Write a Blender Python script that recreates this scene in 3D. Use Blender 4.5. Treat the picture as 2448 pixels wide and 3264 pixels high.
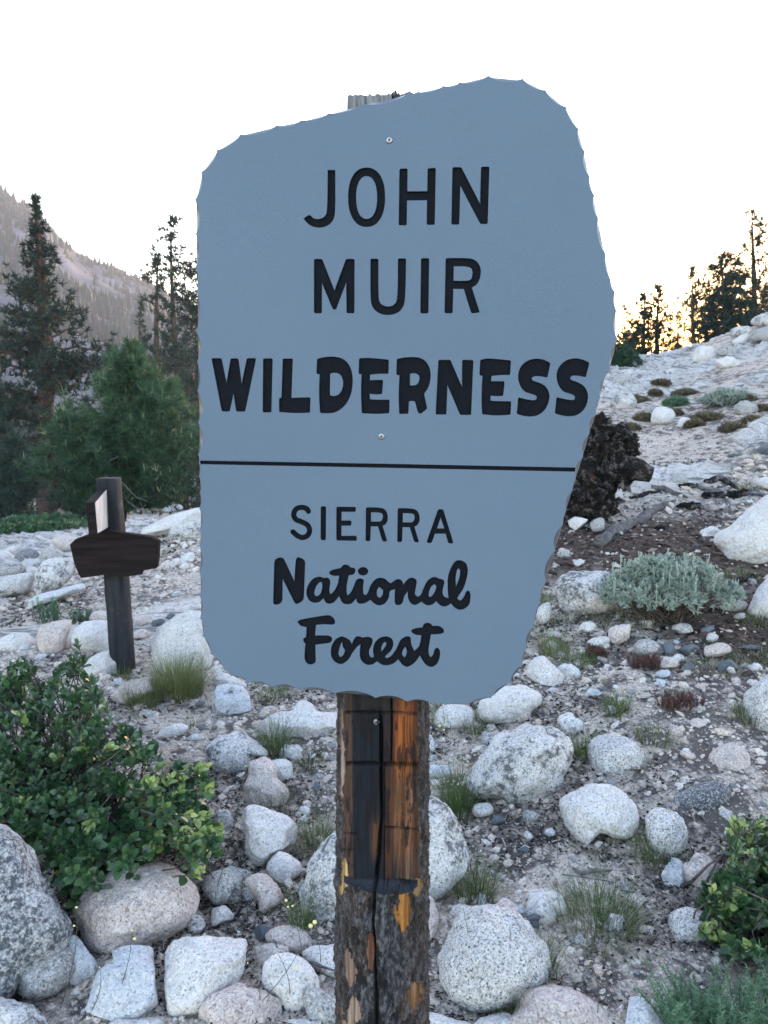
import bpy, math, random
import numpy as np
from mathutils import Vector, Matrix
for _o in list(bpy.data.objects): bpy.data.objects.remove(_o)
sc = bpy.context.scene
COL = sc.collection
random.seed(7); rng = np.random.default_rng(7)

# ------------------------------------------------------------------ camera
EYE = 1.55
PITCH = math.radians(8.0)
F = 2632.0                       # focal length in photograph pixels (2448 x 3264)
CX, CY = 1224.0, 1632.0
cam = bpy.data.cameras.new("camera"); camo = bpy.data.objects.new("camera", cam); COL.objects.link(camo)
cam.sensor_fit = 'VERTICAL'; cam.sensor_height = 36.0; cam.sensor_width = 27.0
cam.lens = 36.0 * F / 3264.0
cam.clip_start = 0.05; cam.clip_end = 6000
camo.location = (0, 0, EYE); camo.rotation_euler = (math.radians(90) - PITCH, 0, 0)
cam.dof.use_dof = True; cam.dof.focus_distance = 1.2; cam.dof.aperture_fstop = 22
sc.camera = camo

# ------------------------------------------------------------------ sky, sun, exposure
SUN_AZ = math.radians(21)        # to the right of the view direction (+Y)
SUN_EL = math.radians(1.5)
w = bpy.data.worlds.new("World"); sc.world = w; w.use_nodes = True
nt = w.node_tree; bg = nt.nodes["Background"]
sky = nt.nodes.new("ShaderNodeTexSky"); sky.sky_type = 'NISHITA'; sky.sun_disc = False
sky.sun_elevation = SUN_EL; sky.sun_rotation = SUN_AZ
sky.altitude = 2200; sky.air_density = 1.0; sky.dust_density = 3.0; sky.ozone_density = 1.5
nt.links.new(sky.outputs[0], bg.inputs[0]); bg.inputs[1].default_value = 0.15
sun = bpy.data.lights.new("sun", 'SUN'); suno = bpy.data.objects.new("sun", sun); COL.objects.link(suno)
sun.energy = 0.5; sun.angle = math.radians(10); sun.color = (1.0, 0.82, 0.62)
_sd = Vector((math.sin(SUN_AZ)*math.cos(SUN_EL), math.cos(SUN_AZ)*math.cos(SUN_EL), math.sin(SUN_EL)))
suno.rotation_euler = _sd.to_track_quat('Z', 'Y').to_euler()
sc.view_settings.view_transform = 'Standard'; sc.view_settings.look = 'None'
sc.view_settings.gamma = 1.0; sc.view_settings.use_curve_mapping = False
sc.view_settings.exposure = 4.4
sc.view_settings.use_white_balance = True; sc.view_settings.white_balance_temperature = 7500; sc.view_settings.white_balance_tint = 22

# ------------------------------------------------------------------ helpers
R_ = np.array([1.0, 0, 0]); U_ = np.array([0, math.sin(PITCH), math.cos(PITCH)]); W_ = np.array([0, math.cos(PITCH), -math.sin(PITCH)])
EYEV = np.array([0, 0, EYE])
def ray(x, y):
    """direction (depth 1 along the view axis) through photograph pixel x, y"""
    x = np.asarray(x, float); y = np.asarray(y, float)
    return ((x-CX)/F)[..., None]*R_ + (-(y-CY)/F)[..., None]*U_ + W_
def D2S(p): return (p[0]*2448/1659, p[1]*2448/1659)

def tag(o, label=None, cat=None, group=None, kind=None):
    if label: o['label'] = label
    if cat: o['category'] = cat
    if group: o['group'] = group
    if kind: o['kind'] = kind
    return o
def empty(name, loc, label=None, cat=None, group=None):
    o = bpy.data.objects.new(name, None); COL.objects.link(o); o.location = loc; o.empty_display_size = .1
    return tag(o, label, cat, group)
def link(name, me, mat=None, parent=None, loc=None):
    o = bpy.data.objects.new(name, me); COL.objects.link(o)
    if mat is not None and len(me.materials) == 0: me.materials.append(mat)
    if loc is not None: o.location = loc
    if parent is not None: o.parent = parent
    return o
def mk_mesh(name, V, faces, smooth=True, attrs=None, colattr=None):
    """V (n,3); faces: (m,3) or (m,4) int array, or list of such arrays"""
    me = bpy.data.meshes.new(name)
    V = np.asarray(V, np.float32)
    if isinstance(faces, np.ndarray): faces = [faces]
    faces = [f for f in faces if len(f)]
    me.vertices.add(len(V)); me.vertices.foreach_set("co", V.ravel())
    nl = sum(f.size for f in faces); npol = sum(len(f) for f in faces)
    me.loops.add(nl); me.loops.foreach_set("vertex_index", np.concatenate([f.ravel() for f in faces]).astype(np.int32))
    me.polygons.add(npol)
    tot = np.concatenate([np.full(len(f), f.shape[1]) for f in faces]).astype(np.int32)
    st = np.concatenate([[0], np.cumsum(tot)[:-1]]).astype(np.int32)
    me.polygons.foreach_set("loop_start", st); me.polygons.foreach_set("loop_total", tot)
    me.polygons.foreach_set("use_smooth", np.full(npol, bool(smooth)))
    for k, a in (attrs or {}).items():
        at = me.attributes.new(k, 'FLOAT', 'POINT'); at.data.foreach_set("value", np.asarray(a, np.float32))
    for k, a in (colattr or {}).items():
        at = me.attributes.new(k, 'FLOAT_COLOR', 'POINT')
        a = np.concatenate([np.asarray(a, np.float32), np.ones((len(a), 1), np.float32)], 1)
        at.data.foreach_set("color", a.ravel())
    me.update(calc_edges=True)
    return me

def _hash(ix, iy, iz, seed):
    h = (ix.astype(np.int64)*374761393 + iy.astype(np.int64)*668265263 + iz.astype(np.int64)*2147483647 + seed*1274126177) & 0xffffffff
    h = ((h ^ (h >> 13)) * 1274126177) & 0xffffffff
    h = ((h ^ (h >> 16)) * 2246822519) & 0xffffffff
    return ((h ^ (h >> 15)) & 0xffffff) / float(0x7fffff) - 1.0
def vnoise(P, seed=0):
    P = np.asarray(P, float); i = np.floor(P).astype(np.int64); f = P - i; f = f*f*f*(f*(f*6-15)+10)
    r = 0
    for dx in (0, 1):
        for dy in (0, 1):
            for dz in (0, 1):
                wgt = (f[..., 0] if dx else 1-f[..., 0])*(f[..., 1] if dy else 1-f[..., 1])*(f[..., 2] if dz else 1-f[..., 2])
                r = r + wgt*_hash(i[..., 0]+dx, i[..., 1]+dy, i[..., 2]+dz, seed)
    return r
def fbm(P, o=4, seed=0, gain=.5):
    r = 0; a = 1.0; P = np.asarray(P, float)
    for k in range(o):
        r = r + a*vnoise(P*(2.03**k)+k*17.3, seed+k*7); a *= gain
    return r
def xyz(x, y, z=0): 
    x, y = np.broadcast_arrays(np.asarray(x, float), np.asarray(y, float)); return np.stack([x, y, x*0+z], -1)
def sstep(a, b, x):
    t = np.clip((np.asarray(x, float)-a)/(b-a), 0, 1); return t*t*(3-2*t)

# ------------------------------------------------------------------ node material helper
class NM:
    def __init__(s, name):
        s.m = bpy.data.materials.new(name); s.m.use_nodes = True; s.t = s.m.node_tree
        s.b = s.t.nodes["Principled BSDF"]; s.out = s.t.nodes["Material Output"]
    def n(s, typ, **kw):
        nd = s.t.nodes.new(typ)
        for k, v in kw.items():
            if k.startswith('_'): setattr(nd, k[1:], v)
        return nd
    def l(s, a, b): s.t.links.new(a, b)
    def coord(s, kind='Object', scale=1.0, rnd=0.0, vec=None):
        if kind == 'World':
            g = s.n("ShaderNodeNewGeometry").outputs['Position']
        else: g = s.n("ShaderNodeTexCoord").outputs[kind]
        mp = s.n("ShaderNodeMapping"); s.l(g, mp.inputs[0])
        mp.inputs['Scale'].default_value = vec if vec else (scale,)*3
        if rnd:
            oi = s.n("ShaderNodeObjectInfo"); mu = s.n("ShaderNodeMath", _operation='MULTIPLY'); s.l(oi.outputs['Random'], mu.inputs[0]); mu.inputs[1].default_value = rnd
            cb = s.n("ShaderNodeCombineXYZ"); s.l(mu.outputs[0], cb.inputs[0]); s.l(mu.outputs[0], cb.inputs[1]); s.l(cb.outputs[0], mp.inputs['Location'])
        return mp.outputs[0]
    def noise(s, v, scale, detail=4, rough=.5, dist=0):
        n = s.n("ShaderNodeTexNoise"); s.l(v, n.inputs['Vector']); n.inputs['Scale'].default_value = scale
        n.inputs['Detail'].default_value = detail; n.inputs['Roughness'].default_value = rough; n.inputs['Distortion'].default_value = dist
        return n.outputs['Fac']
    def voro(s, v, scale, feature='F1', out='Distance'):
        n = s.n("ShaderNodeTexVoronoi", _feature=feature); s.l(v, n.inputs['Vector']); n.inputs['Scale'].default_value = scale
        return n.outputs[out]
    def ramp(s, f, stops, interp='LINEAR'):
        r = s.n("ShaderNodeValToRGB"); s.l(f, r.inputs[0]); cr = r.color_ramp; cr.interpolation = interp
        while len(cr.elements) > 1: cr.elements.remove(cr.elements[-1])
        for i, (p, c) in enumerate(stops):
            c = (c, c, c) if not hasattr(c, '__len__') else c
            e = cr.elements[0] if i == 0 else cr.elements.new(p)
            e.position = p; e.color = (*c, 1)
        return r.outputs[0]
    def mix(s, f, a, b, mode='MIX'):
        m = s.n("ShaderNodeMix", _data_type='RGBA', _blend_type=mode)
        def put(v, sock):
            if isinstance(v, (int, float)): sock.default_value = v if sock.type == 'VALUE' else (v, v, v, 1)
            elif isinstance(v, tuple): sock.default_value = (*v, 1)
            else: s.l(v, sock)
        put(f, m.inputs[0]); put(a, m.inputs[6]); put(b, m.inputs[7]); return m.outputs[2]
    def math(s, op, a, b=0.0, c=None):
        m = s.n("ShaderNodeMath", _operation=op)
        for v, k in ((a, 0), (b, 1)) + (((c, 2),) if c is not None else ()):
            if isinstance(v, (int, float)): m.inputs[k].default_value = v
            else: s.l(v, m.inputs[k])
        return m.outputs[0]
    def attr(s, name, out='Fac'):
        a = s.n("ShaderNodeAttribute", _attribute_name=name); return a.outputs[out]
    def bump(s, h, dist=.002, strength=.6, normal=None):
        b = s.n("ShaderNodeBump"); s.l(h, b.inputs['Height']); b.inputs['Distance'].default_value = dist; b.inputs['Strength'].default_value = strength
        if normal is not None: s.l(normal, b.inputs['Normal'])
        return b.outputs[0]
    def done(s, col=None, rough=.8, normal=None, spec=.3):
        if col is not None:
            if isinstance(col, tuple): s.b.inputs['Base Color'].default_value = (*col, 1)
            else: s.l(col, s.b.inputs['Base Color'])
        if isinstance(rough, (int, float)): s.b.inputs['Roughness'].default_value = rough
        else: s.l(rough, s.b.inputs['Roughness'])
        s.b.inputs['Specular IOR Level'].default_value = spec
        if normal is not None: s.l(normal, s.b.inputs['Normal'])
        return s.m

# ------------------------------------------------------------------ terrain
def terr_smooth(x, y):
    x = np.asarray(x, float); y = np.asarray(y, float)
    yy = np.maximum(y, 0.0)
    t = x/(yy+1.0)
    # left: a level bench, then the ground falls to the valley
    hl = np.where(yy < 8.6, 0.0, -0.147*(yy-8.6))
    hl = np.where(yy > 35, -0.147*26.4 - 0.10*(yy-35), hl); hl = np.maximum(hl, -16.0)
    hl = hl + 0.035*np.clip(yy-3.2, 0, 5.4)*sstep(-.42, -.2, t)
    # right: a slope that steepens towards the right and levels off behind its crest
    s2 = 0.135 + 0.075*sstep(.28, .47, t)
    hr = 0.1*np.clip(yy-1.5, 0, 5.0) + s2*np.clip(yy-6.5, 0, 14.0) + 0.03*np.clip(yy-20.5, 0, 10) - 0.05*np.clip(yy-34, 0, 300)
    wr = sstep(-.12, .26, t)
    h = hl*(1-wr) + hr*wr
    far = sstep(120, 900, yy); h = h*(1-far) + (-16.0)*far
    b = sstep(0, -6, y); h = h*(1-b)
    return h
def slabmask(x, y):
    """1 where smooth granite bedrock comes to the surface"""
    x = np.asarray(x, float); y = np.asarray(y, float)
    t = x/(np.maximum(y, 0)+1.0)
    n = fbm(xyz(x*.5+3, y*.5), 3, 5)
    left = sstep(4.4, 5.4, y)*sstep(-.02, -.14, t)*sstep(-.25, .2, n+.45)
    n2 = fbm(xyz(x*.35-y*.1+9, y*.75), 3, 15)
    right = sstep(6.6, 8.2, y)*sstep(.08, .2, t)*sstep(-.1, .25, n2+.30)
    return np.clip(left+right, 0, 1)
def terr(x, y):
    h = terr_smooth(x, y); x = np.asarray(x, float); y = np.asarray(y, float)
    d = np.sqrt(x*x+y*y); P = xyz(x, y)
    m = slabmask(x, y)
    near = 1 - sstep(25, 60, d)
    h = h + near*0.05*fbm(P*.7, 3, 1)*sstep(1.0, 4, d)
    rough = near*(0.016*fbm(P*4.5, 4, 2) + 0.006*fbm(P*23, 2, 3))*(1-.8*m)
    # ledges on the bedrock: sawtooth steps running obliquely
    q = (y*1.15 - x*.55)*1.3 + .7*fbm(P*.9, 3, 4)
    saw = q-np.floor(q)
    q2 = (y*1.0 - x*.8)*3.7 + 1.2*fbm(P*1.7, 3, 8); saw2 = q2-np.floor(q2)
    led = m*near*(0.17*sstep(6, 12, d)*(saw-.5)*(1-sstep(.9, 1., saw)) + 0.075*sstep(5, 10, d)*(saw2-.5)*(1-sstep(.86, 1., saw2)) + .02*fbm(P*2.2, 3, 12)) + m*.035*near
    return h + rough + led + sstep(40, 150, d)*1.5*fbm(P*.02, 3, 9)
def hit(px, py, maxd=60.0):
    """where the ray through photograph pixel (px,py) meets the ground"""
    r = ray(px, py); s = np.concatenate([np.arange(1.2, 8, .02), np.arange(8, maxd, .08)])
    P = EYEV + s[:, None]*r; g = terr_smooth(P[:, 0], P[:, 1]); k = np.nonzero(P[:, 2] < g)[0]
    if len(k) == 0: return P[-1], s[-1]
    return P[k[0]], s[k[0]]
def on_ground(px, Y):
    """ground point in the column of pixel px at world distance Y"""
    x = (px-CX)/F*Y*1.0/ (math.cos(PITCH)) ; x = (px-CX)/F*(Y*math.cos(PITCH)+.15)
    return np.array([x, Y, float(terr(x, Y))])
# ------------------------------------------------------------------ materials
def granite(name, base, base2, dark, spk=.5, lich=0.0, lichcol=(.05, .055, .06), lsc=6, bump=1.0):
    n = NM(name); v = n.coord('Object', 1, rnd=40)
    big = n.noise(v, 3.0, 4, .6); c = n.mix(n.ramp(big, [(.3, 0), (.7, 1)]), base, base2)
    st = n.noise(v, 9, 5, .65, .6); c = n.mix(n.ramp(st, [(.5, 0), (.72, .45)]), c, dark)
    mid = n.noise(v, 70, 6, .85); c = n.mix(n.ramp(mid, [(.3, .6), (.52, 0)]), c, dark)
    spot = n.noise(v, 26, 6, .8); c = n.mix(n.ramp(spot, [(.58, 0), (.72, .4)]), c, dark)
    vc = n.n("ShaderNodeTexVoronoi"); n.l(v, vc.inputs['Vector']); vc.inputs['Scale'].default_value = 330; bw = n.n("ShaderNodeSeparateColor"); n.l(vc.outputs['Color'], bw.inputs[0])
    k = n.ramp(bw.outputs[0], [(.10+.24*spk, 1), (.13+.24*spk, 0)])
    c = n.mix(n.math('MULTIPLY', k, .55), c, dark)
    vc2 = n.n("ShaderNodeTexVoronoi"); n.l(v, vc2.inputs['Vector']); vc2.inputs['Scale'].default_value = 190; bw2 = n.n("ShaderNodeSeparateColor"); n.l(vc2.outputs['Color'], bw2.inputs[0])
    c = n.mix(n.ramp(bw2.outputs[1], [(.04+.1*spk, .7), (.06+.1*spk, 0)]), c, dark)
    c = n.mix(n.math('MULTIPLY', n.ramp(bw2.outputs[0], [(.6, 0), (.8, 1)]), .3), c, (.82, .8, .78))
    if lich > 0:
        ln = n.noise(v, lsc, 8, .72); lf = n.ramp(ln, [(.62-.16*lich, 0), (.66-.16*lich, 1)])
        ln2 = n.noise(v, lsc*7, 3, .6); lf = n.math('MULTIPLY', lf, n.ramp(ln2, [(.42, .15), (.56, 1)]))
        c = n.mix(n.math('MULTIPLY', lf, .85), c, lichcol)
    h = n.math('ADD', n.noise(v, 60, 5, .65), n.math('MULTIPLY', n.noise(v, 14, 4, .6), 2.0))
    return n.done(c, .88, n.bump(h, .004*bump, .8), .25)
M = {}
M['white'] = granite('granite_white', (.67, .63, .605), (.54, .51, .49), (.2, .2, .21), .3)
M['speck'] = granite('granite_speckled', (.63, .6, .58), (.5, .485, .475), (.06, .065, .075), .85)
M['pink'] = granite('granite_pink', (.60, .50, .455), (.48, .40, .37), (.18, .15, .14), .5)
M['lich'] = granite('granite_lichen', (.63, .605, .59), (.48, .465, .455), (.1, .105, .12), .6, .75, lsc=7)
M['blue'] = granite('granite_bluish', (.56, .575, .60), (.41, .435, .46), (.2, .22, .25), .3, .15)
M['grey'] = granite('granite_grey', (.42, .41, .40), (.32, .31, .305), (.1, .1, .1), .7, .3)
M['dark'] = granite('granite_dark', (.17, .175, .185), (.12, .125, .135), (.04, .04, .045), .9)
M['heavy'] = granite('granite_black_lichen', (.42, .43, .44), (.3, .31, .33), (.08, .085, .1), .9, 1.05, (.028, .034, .045), 11)
n = NM('slate_stone'); v = n.coord('Object', 1, rnd=30)
c = n.mix(n.ramp(n.noise(v, 8, 4), [(.3, 0), (.7, 1)]), (.05, .058, .07), (.12, .14, .16))
c = n.mix(n.ramp(n.noise(v, 60, 3), [(.6, 0), (.75, .5)]), c, (.24, .27, .29))
M['slate'] = n.done(c, .6, n.bump(n.noise(v, 40, 5, .6), .002, .6), .35)

n = NM('ground'); v = n.coord('World', 1)
sand = n.mix(n.ramp(n.noise(v, 1.6, 5, .6), [(.35, 0), (.65, 1)]), (.68, .56, .47), (.50, .415, .355))
grit = n.voro(v, 130, out='Color'); bw = n.n("ShaderNodeRGBToBW"); n.l(grit, bw.inputs[0])
sand = n.mix(n.ramp(bw.outputs[0], [(.2, .55), (.42, 0)]), sand, (.08, .075, .075))
sand = n.mix(n.ramp(bw.outputs[0], [(.62, 0), (.8, .6)]), sand, (.55, .5, .47))
lit = n.noise(v, 9, 6, .7); lit2 = n.noise(v, 1.1, 4, .6); lit = n.math('ADD', lit, n.math('MULTIPLY', n.math('SUBTRACT', lit2, .5), .55)); sand = n.mix(n.ramp(lit, [(.47, 0), (.57, .9)]), sand, (.085, .07, .066))
fine = n.noise(v, 70, 4, .7); sand = n.mix(n.ramp(fine, [(.54, 0), (.68, .7)]), sand, (.1, .09, .09))
slab = n.mix(n.ramp(n.noise(v, 2.2, 6, .65), [(.35, 0), (.68, 1)]), (.67, .63, .595), (.49, .45, .425))
slab = n.mix(n.ramp(n.noise(v, 17, 5, .7), [(.53, 0), (.62, .75)]), slab, (.16, .155, .16))
slab = n.mix(n.ramp(n.noise(v, 90, 2, .6), [(.36, .6), (.48, 0)]), slab, (.14, .14, .15))
sv = n.coord('World', 1, vec=(.9, 6.5, 1)); stk = n.noise(sv, 1.2, 7, .72, .4)
slab = n.mix(n.ramp(stk, [(.52, 0), (.59, .92)]), slab, (.13, .12, .115))
slab = n.mix(n.ramp(n.noise(sv, 3.4, 5, .7), [(.57, 0), (.64, .7)]), slab, (.16, .15, .15))
far = n.attr('far'); soil = n.mix(far, n.mix(n.attr('slab'), sand, slab), n.mix(n.ramp(n.noise(v, .35, 5, .6), [(.4, 0), (.6, 1)]), (.07, .09, .055), (.2, .19, .17)))
soil = n.mix(n.attr('duff'), soil, n.mix(n.ramp(n.noise(v, 22, 5, .7), [(.42, 0), (.66, 1)]), (.025, .018, .017), (.16, .105, .085)))
hh = n.math('ADD', n.noise(v, 110, 5, .7), n.math('MULTIPLY', n.noise(v, 25, 5, .65), 2.2))
M['ground'] = n.done(soil, .95, n.bump(hh, .009, .9), .15)

n = NM('pebble'); v = n.coord('World', 1)
c = n.ramp(n.attr('tint'), [(0, (.06, .06, .065)), (.16, (.15, .155, .165)), (.32, (.3, .29, .29)), (.5, (.56, .46, .385)), (.75, (.64, .54, .47)), (1, (.72, .66, .61))])
c = n.mix(n.ramp(n.noise(v, 160, 2, .6), [(.4, .5), (.55, 0)]), c, (.12, .12, .125))
M['pebble'] = n.done(c, .85, None, .2)
n = NM('bark_chip'); M['barkchip'] = n.done(n.ramp(n.attr('tint'), [(0, (.02, .016, .015)), (.5, (.10, .065, .055)), (.8, (.19, .13, .105)), (1, (.32, .26, .23))]), .9, None, .1)
n = NM('litter'); c = n.ramp(n.attr('tint'), [(0, (.016, .014, .014)), (.45, (.045, .038, .035)), (.75, (.12, .10, .085)), (1, (.42, .38, .33))])
M['litter'] = n.done(c, .9, None, .1)

def foliage(name, stops, rough=.5, trans=.25, spec=.3):
    n = NM(name); c = n.ramp(n.attr('tint'), stops)
    n.done(c, rough, None, spec)
    if trans:
        tr = n.n("ShaderNodeBsdfTranslucent"); n.l(c, tr.inputs[0]); mx = n.n("ShaderNodeMixShader"); mx.inputs[0].default_value = trans
        n.l(n.b.outputs[0], mx.inputs[1]); n.l(tr.outputs[0], mx.inputs[2]); n.l(mx.outputs[0], n.out.inputs[0])
    return n.m
M['pine'] = foliage('pine_needles', [(0, (.007, .019, .017)), (.5, (.016, .042, .033)), (1, (.042, .082, .055))], .6, .2)
M['youngpine'] = foliage('young_pine_needles', [(0, (.009, .03, .02)), (.5, (.028, .082, .045)), (.9, (.085, .18, .085)), (1, (.3, .34, .2))], .6, .25)
M['oakleaf'] = foliage('oak_leaf', [(0, (.012, .04, .02)), (.45, (.036, .105, .04)), (.75, (.10, .20, .07)), (.9, (.24, .34, .11)), (1, (.38, .44, .17))], .36, .15, .5)
M['grass'] = foliage('grass', [(0, (.03, .055, .02)), (.4, (.075, .125, .04)), (.7, (.17, .2, .075)), (.85, (.33, .3, .2)), (1, (.42, .38, .32))], .6, .3)
M['sage'] = foliage('sage_leaf', [(0, (.13, .17, .15)), (.45, (.27, .34, .30)), (1, (.46, .54, .47))], .8, .2, .1)
M['feather'] = foliage('feather_leaf', [(0, (.03, .085, .05)), (.6, (.07, .17, .1)), (1, (.16, .28, .18))], .7, .2)
M['red'] = foliage('red_stem', [(0, (.06, .035, .032)), (1, (.15, .075, .065))], .7, .1)
n = NM('flower'); M['flower'] = n.done((.75, .68, .3), .6)
n = NM('flower_pale'); M['flower_pale'] = n.done((.75, .72, .62), .6)

M['scrub'] = foliage('dwarf_scrub', [(0, (.035, .03, .02)), (.5, (.12, .095, .06)), (.8, (.2, .17, .10)), (1, (.3, .26, .18))], .8, .1)
def bark(name, a, b, vs=(30, 30, 6), bd=.01):
    n = NM(name); v = n.coord('Object', 1, vec=vs)
    c = n.mix(n.ramp(n.noise(v, 1, 5, .7), [(.35, 0), (.65, 1)]), a, b)
    return n.done(c, .95, n.bump(n.noise(v, 1.5, 5, .7), bd, .8), .1)
M['trunk'] = bark('pine_bark', (.035, .027, .025), (.11, .075, .06), (6, 6, 1.5), .05)
M['redtrunk'] = bark('red_pine_bark', (.045, .028, .026), (.13, .07, .058), (6, 6, 1.5), .05)
M['twig'] = bark('twig', (.05, .04, .035), (.16, .13, .12))
M['deadwood'] = bark('deadwood', (.055, .052, .055), (.19, .175, .175), (40, 8, 40))
n = NM('charred_wood'); v = n.coord('Object', 1)
c = n.mix(n.ramp(n.noise(v, 9, 6, .7), [(.38, 0), (.6, 1)]), (.005, .005, .007), (.024, .018, .017))
c = n.mix(n.ramp(n.noise(v, 14, 6, .75), [(.52, 0), (.62, .6)]), c, (.3, .27, .27))
c = n.mix(n.ramp(n.noise(v, 5, 3, .6), [(.64, 0), (.7, .8)]), c, (.2, .06, .035))
M['charred'] = n.done(c, .9, n.bump(n.noise(v, 30, 6, .75), .03, 1.0), .2)

# weathered dark wood for the little trail sign
n = NM('dark_sign_wood'); v = n.coord('Object', 1, vec=(3, 40, 40)); 
c = n.mix(n.ramp(n.noise(v, 1, 5, .6), [(.3, 0), (.7, 1)]), (.008, .006, .007), (.024, .017, .017))
c = n.mix(n.ramp(n.noise(v, 2.4, 5, .7), [(.62, 0), (.68, .8)]), c, (.008, .007, .008))
M['signwood'] = n.done(c, .85, n.bump(n.noise(v, 1.5, 5, .6), .006, .7), .12)
n = NM('dark_post_wood'); v = n.coord('Object', 1, vec=(40, 40, 3))
c = n.mix(n.ramp(n.noise(v, 1, 5, .6), [(.3, 0), (.7, 1)]), (.008, .009, .012), (.028, .031, .038))
c = n.mix(n.ramp(n.noise(n.coord('Object', 1), 9, 4, .7), [(.6, 0), (.72, .5)]), c, (.15, .15, .16))
M['postwood'] = n.done(c, .8, n.bump(n.noise(v, 1.5, 5, .6), .006, .7), .25)
n = NM('lit_sign_face'); v = n.coord('Object', 1)
M['litface'] = n.done(n.mix(n.ramp(n.noise(v, 12, 4), [(.3, 0), (.7, 1)]), (.45, .42, .42), (.62, .58, .58)), .7)  # light falling on the upper board's inner face, put into its colour

# sign board: matt blue-grey high density board with a faint fleck
n = NM('sign_paint'); v = n.coord('Object', 1)
c = n.mix(n.ramp(n.noise(v, 2.2, 3, .5), [(.35, 0), (.65, 1)]), (.102, .163, .232), (.114, .177, .25))
c = n.mix(n.ramp(n.noise(v, 700, 2, .6), [(.38, .55), (.62, 0)]), c, (.085, .122, .162))
c = n.mix(n.ramp(n.noise(v, 430, 3, .7), [(.66, 0), (.78, .5)]), c, (.2, .26, .35))
sn = n.noise(v, 26, 2, .4); c = n.mix(n.ramp(sn, [(.775, 0), (.785, .5)]), c, (.4, .43, .47))
M['sign'] = n.done(c, .62, n.bump(n.noise(v, 420, 3, .6), .0006, .5), .35)
n = NM('letter_paint'); v = n.coord('Object', 1)
c = n.mix(n.ramp(n.noise(v, 500, 2, .6), [(.35, 0), (.7, 1)]), (.005, .0065, .010), (.009, .0115, .017))
M['letter'] = n.done(c, .75, n.bump(n.noise(v, 300, 3, .6), .0005, .5), .08)
n = NM('edge_finish'); v = n.coord('Object', 1); n.b.inputs['Coat Weight'].default_value = 1; n.b.inputs['Coat Roughness'].default_value = .25; n.b.inputs['Coat IOR'].default_value = 1.75
M['edge'] = n.done((.035, .045, .062), .32, n.bump(n.noise(v, 120, 4, .6), .0006, .6), .9)  # bevel darker and glossier than the board face
n = NM('screw_metal'); n.b.inputs['Metallic'].default_value = .85; M['screw'] = n.done((.3, .31, .33), .38, None, .5)
n = NM('screw_socket_shade'); M['hole'] = n.done((.01, .01, .012), .9)
n = NM('post_wood'); c = n.attr('col', 'Color'); v = n.coord('Object', 1, vec=(220, 220, 9))
c = n.mix(n.ramp(n.noise(v, 1, 5, .65), [(.35, .45), (.6, 0)]), c, (.012, .01, .01))
M['post'] = n.done(c, .8, n.bump(n.noise(v, 1.2, 4, .6), .0012, .8), .08)
n = NM('post_bark'); c = n.attr('col', 'Color'); v = n.coord('Object', 1, vec=(150, 150, 60))
c = n.mix(n.ramp(n.noise(v, 1, 5, .75), [(.42, .8), (.56, 0)]), c, (.012, .012, .014))
c = n.mix(n.ramp(n.noise(v, 1.7, 4, .7), [(.6, 0), (.7, .55)]), c, (.26, .27, .3))
M['bark'] = n.done(c, .9, n.bump(n.noise(v, 1.3, 5, .7), .003, 1.0), .2)

# mountain: part of the distance haze is put into its bluish colour
n = NM('hazed_mountain_rock'); v = n.coord('World', 1)
c = n.mix(n.ramp(n.noise(v, .012, 6, .65), [(.4, 0), (.6, 1)]), (.15, .155, .185), (.07, .078, .1))
gl = n.noise(v, .045, 6, .75); c = n.mix(n.ramp(gl, [(.52, 0), (.62, .85)]), c, (.05, .065, .055))
M['mountain'] = n.done(c, .95, n.bump(n.noise(v, .06, 6, .7), 3.0, .7), .05)

# ------------------------------------------------------------------ ground sheet
azd = np.radians(np.concatenate([np.linspace(-180, -42, 24)[:-1], np.linspace(-42, -30, 20)[:-1], np.linspace(-30, 30, 560), np.linspace(30, 42, 20)[1:], np.linspace(42, 180, 24)[1:]]))
rad = np.concatenate([np.linspace(0.02, 1.3, 8)[:-1], np.geomspace(1.3, 32, 400)[:-1], np.geomspace(32, 3000, 50)])
A, Rr = np.meshgrid(azd, rad, indexing='ij')
gx, gy = Rr*np.sin(A), Rr*np.cos(A); gz = terr(gx, gy)
V = np.stack([gx, gy, gz], -1).reshape(-1, 3); na, nr = A.shape
ii, jj = np.meshgrid(np.arange(na-1), np.arange(nr-1), indexing='ij'); q = (ii*nr+jj).ravel()
faces = np.stack([q, q+nr, q+nr+1, q+1], 1)
X_, Y_ = V[:, 0], V[:, 1]; dd = np.hypot(X_, Y_)
def duffval(x, y):
    c_ = 1.2*np.exp(-(((x-2.1)/1.2)**2+((y-5.95)/.95)**2)) + .6*np.exp(-(((x-2.2)/.6)**2+((y-4.1)/.6)**2))
    return np.clip(sstep(.25, .75, c_+.35*fbm(xyz(x*1.5, y*1.5), 3, 33)), 0, 1)
duff = duffval(X_, Y_)
me = mk_mesh('ground', V, faces, True, {'slab': slabmask(X_, Y_), 'far': sstep(28, 60, dd), 'duff': duff})
g = link('ground', me, M['ground']); tag(g, kind='structure')

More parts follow.
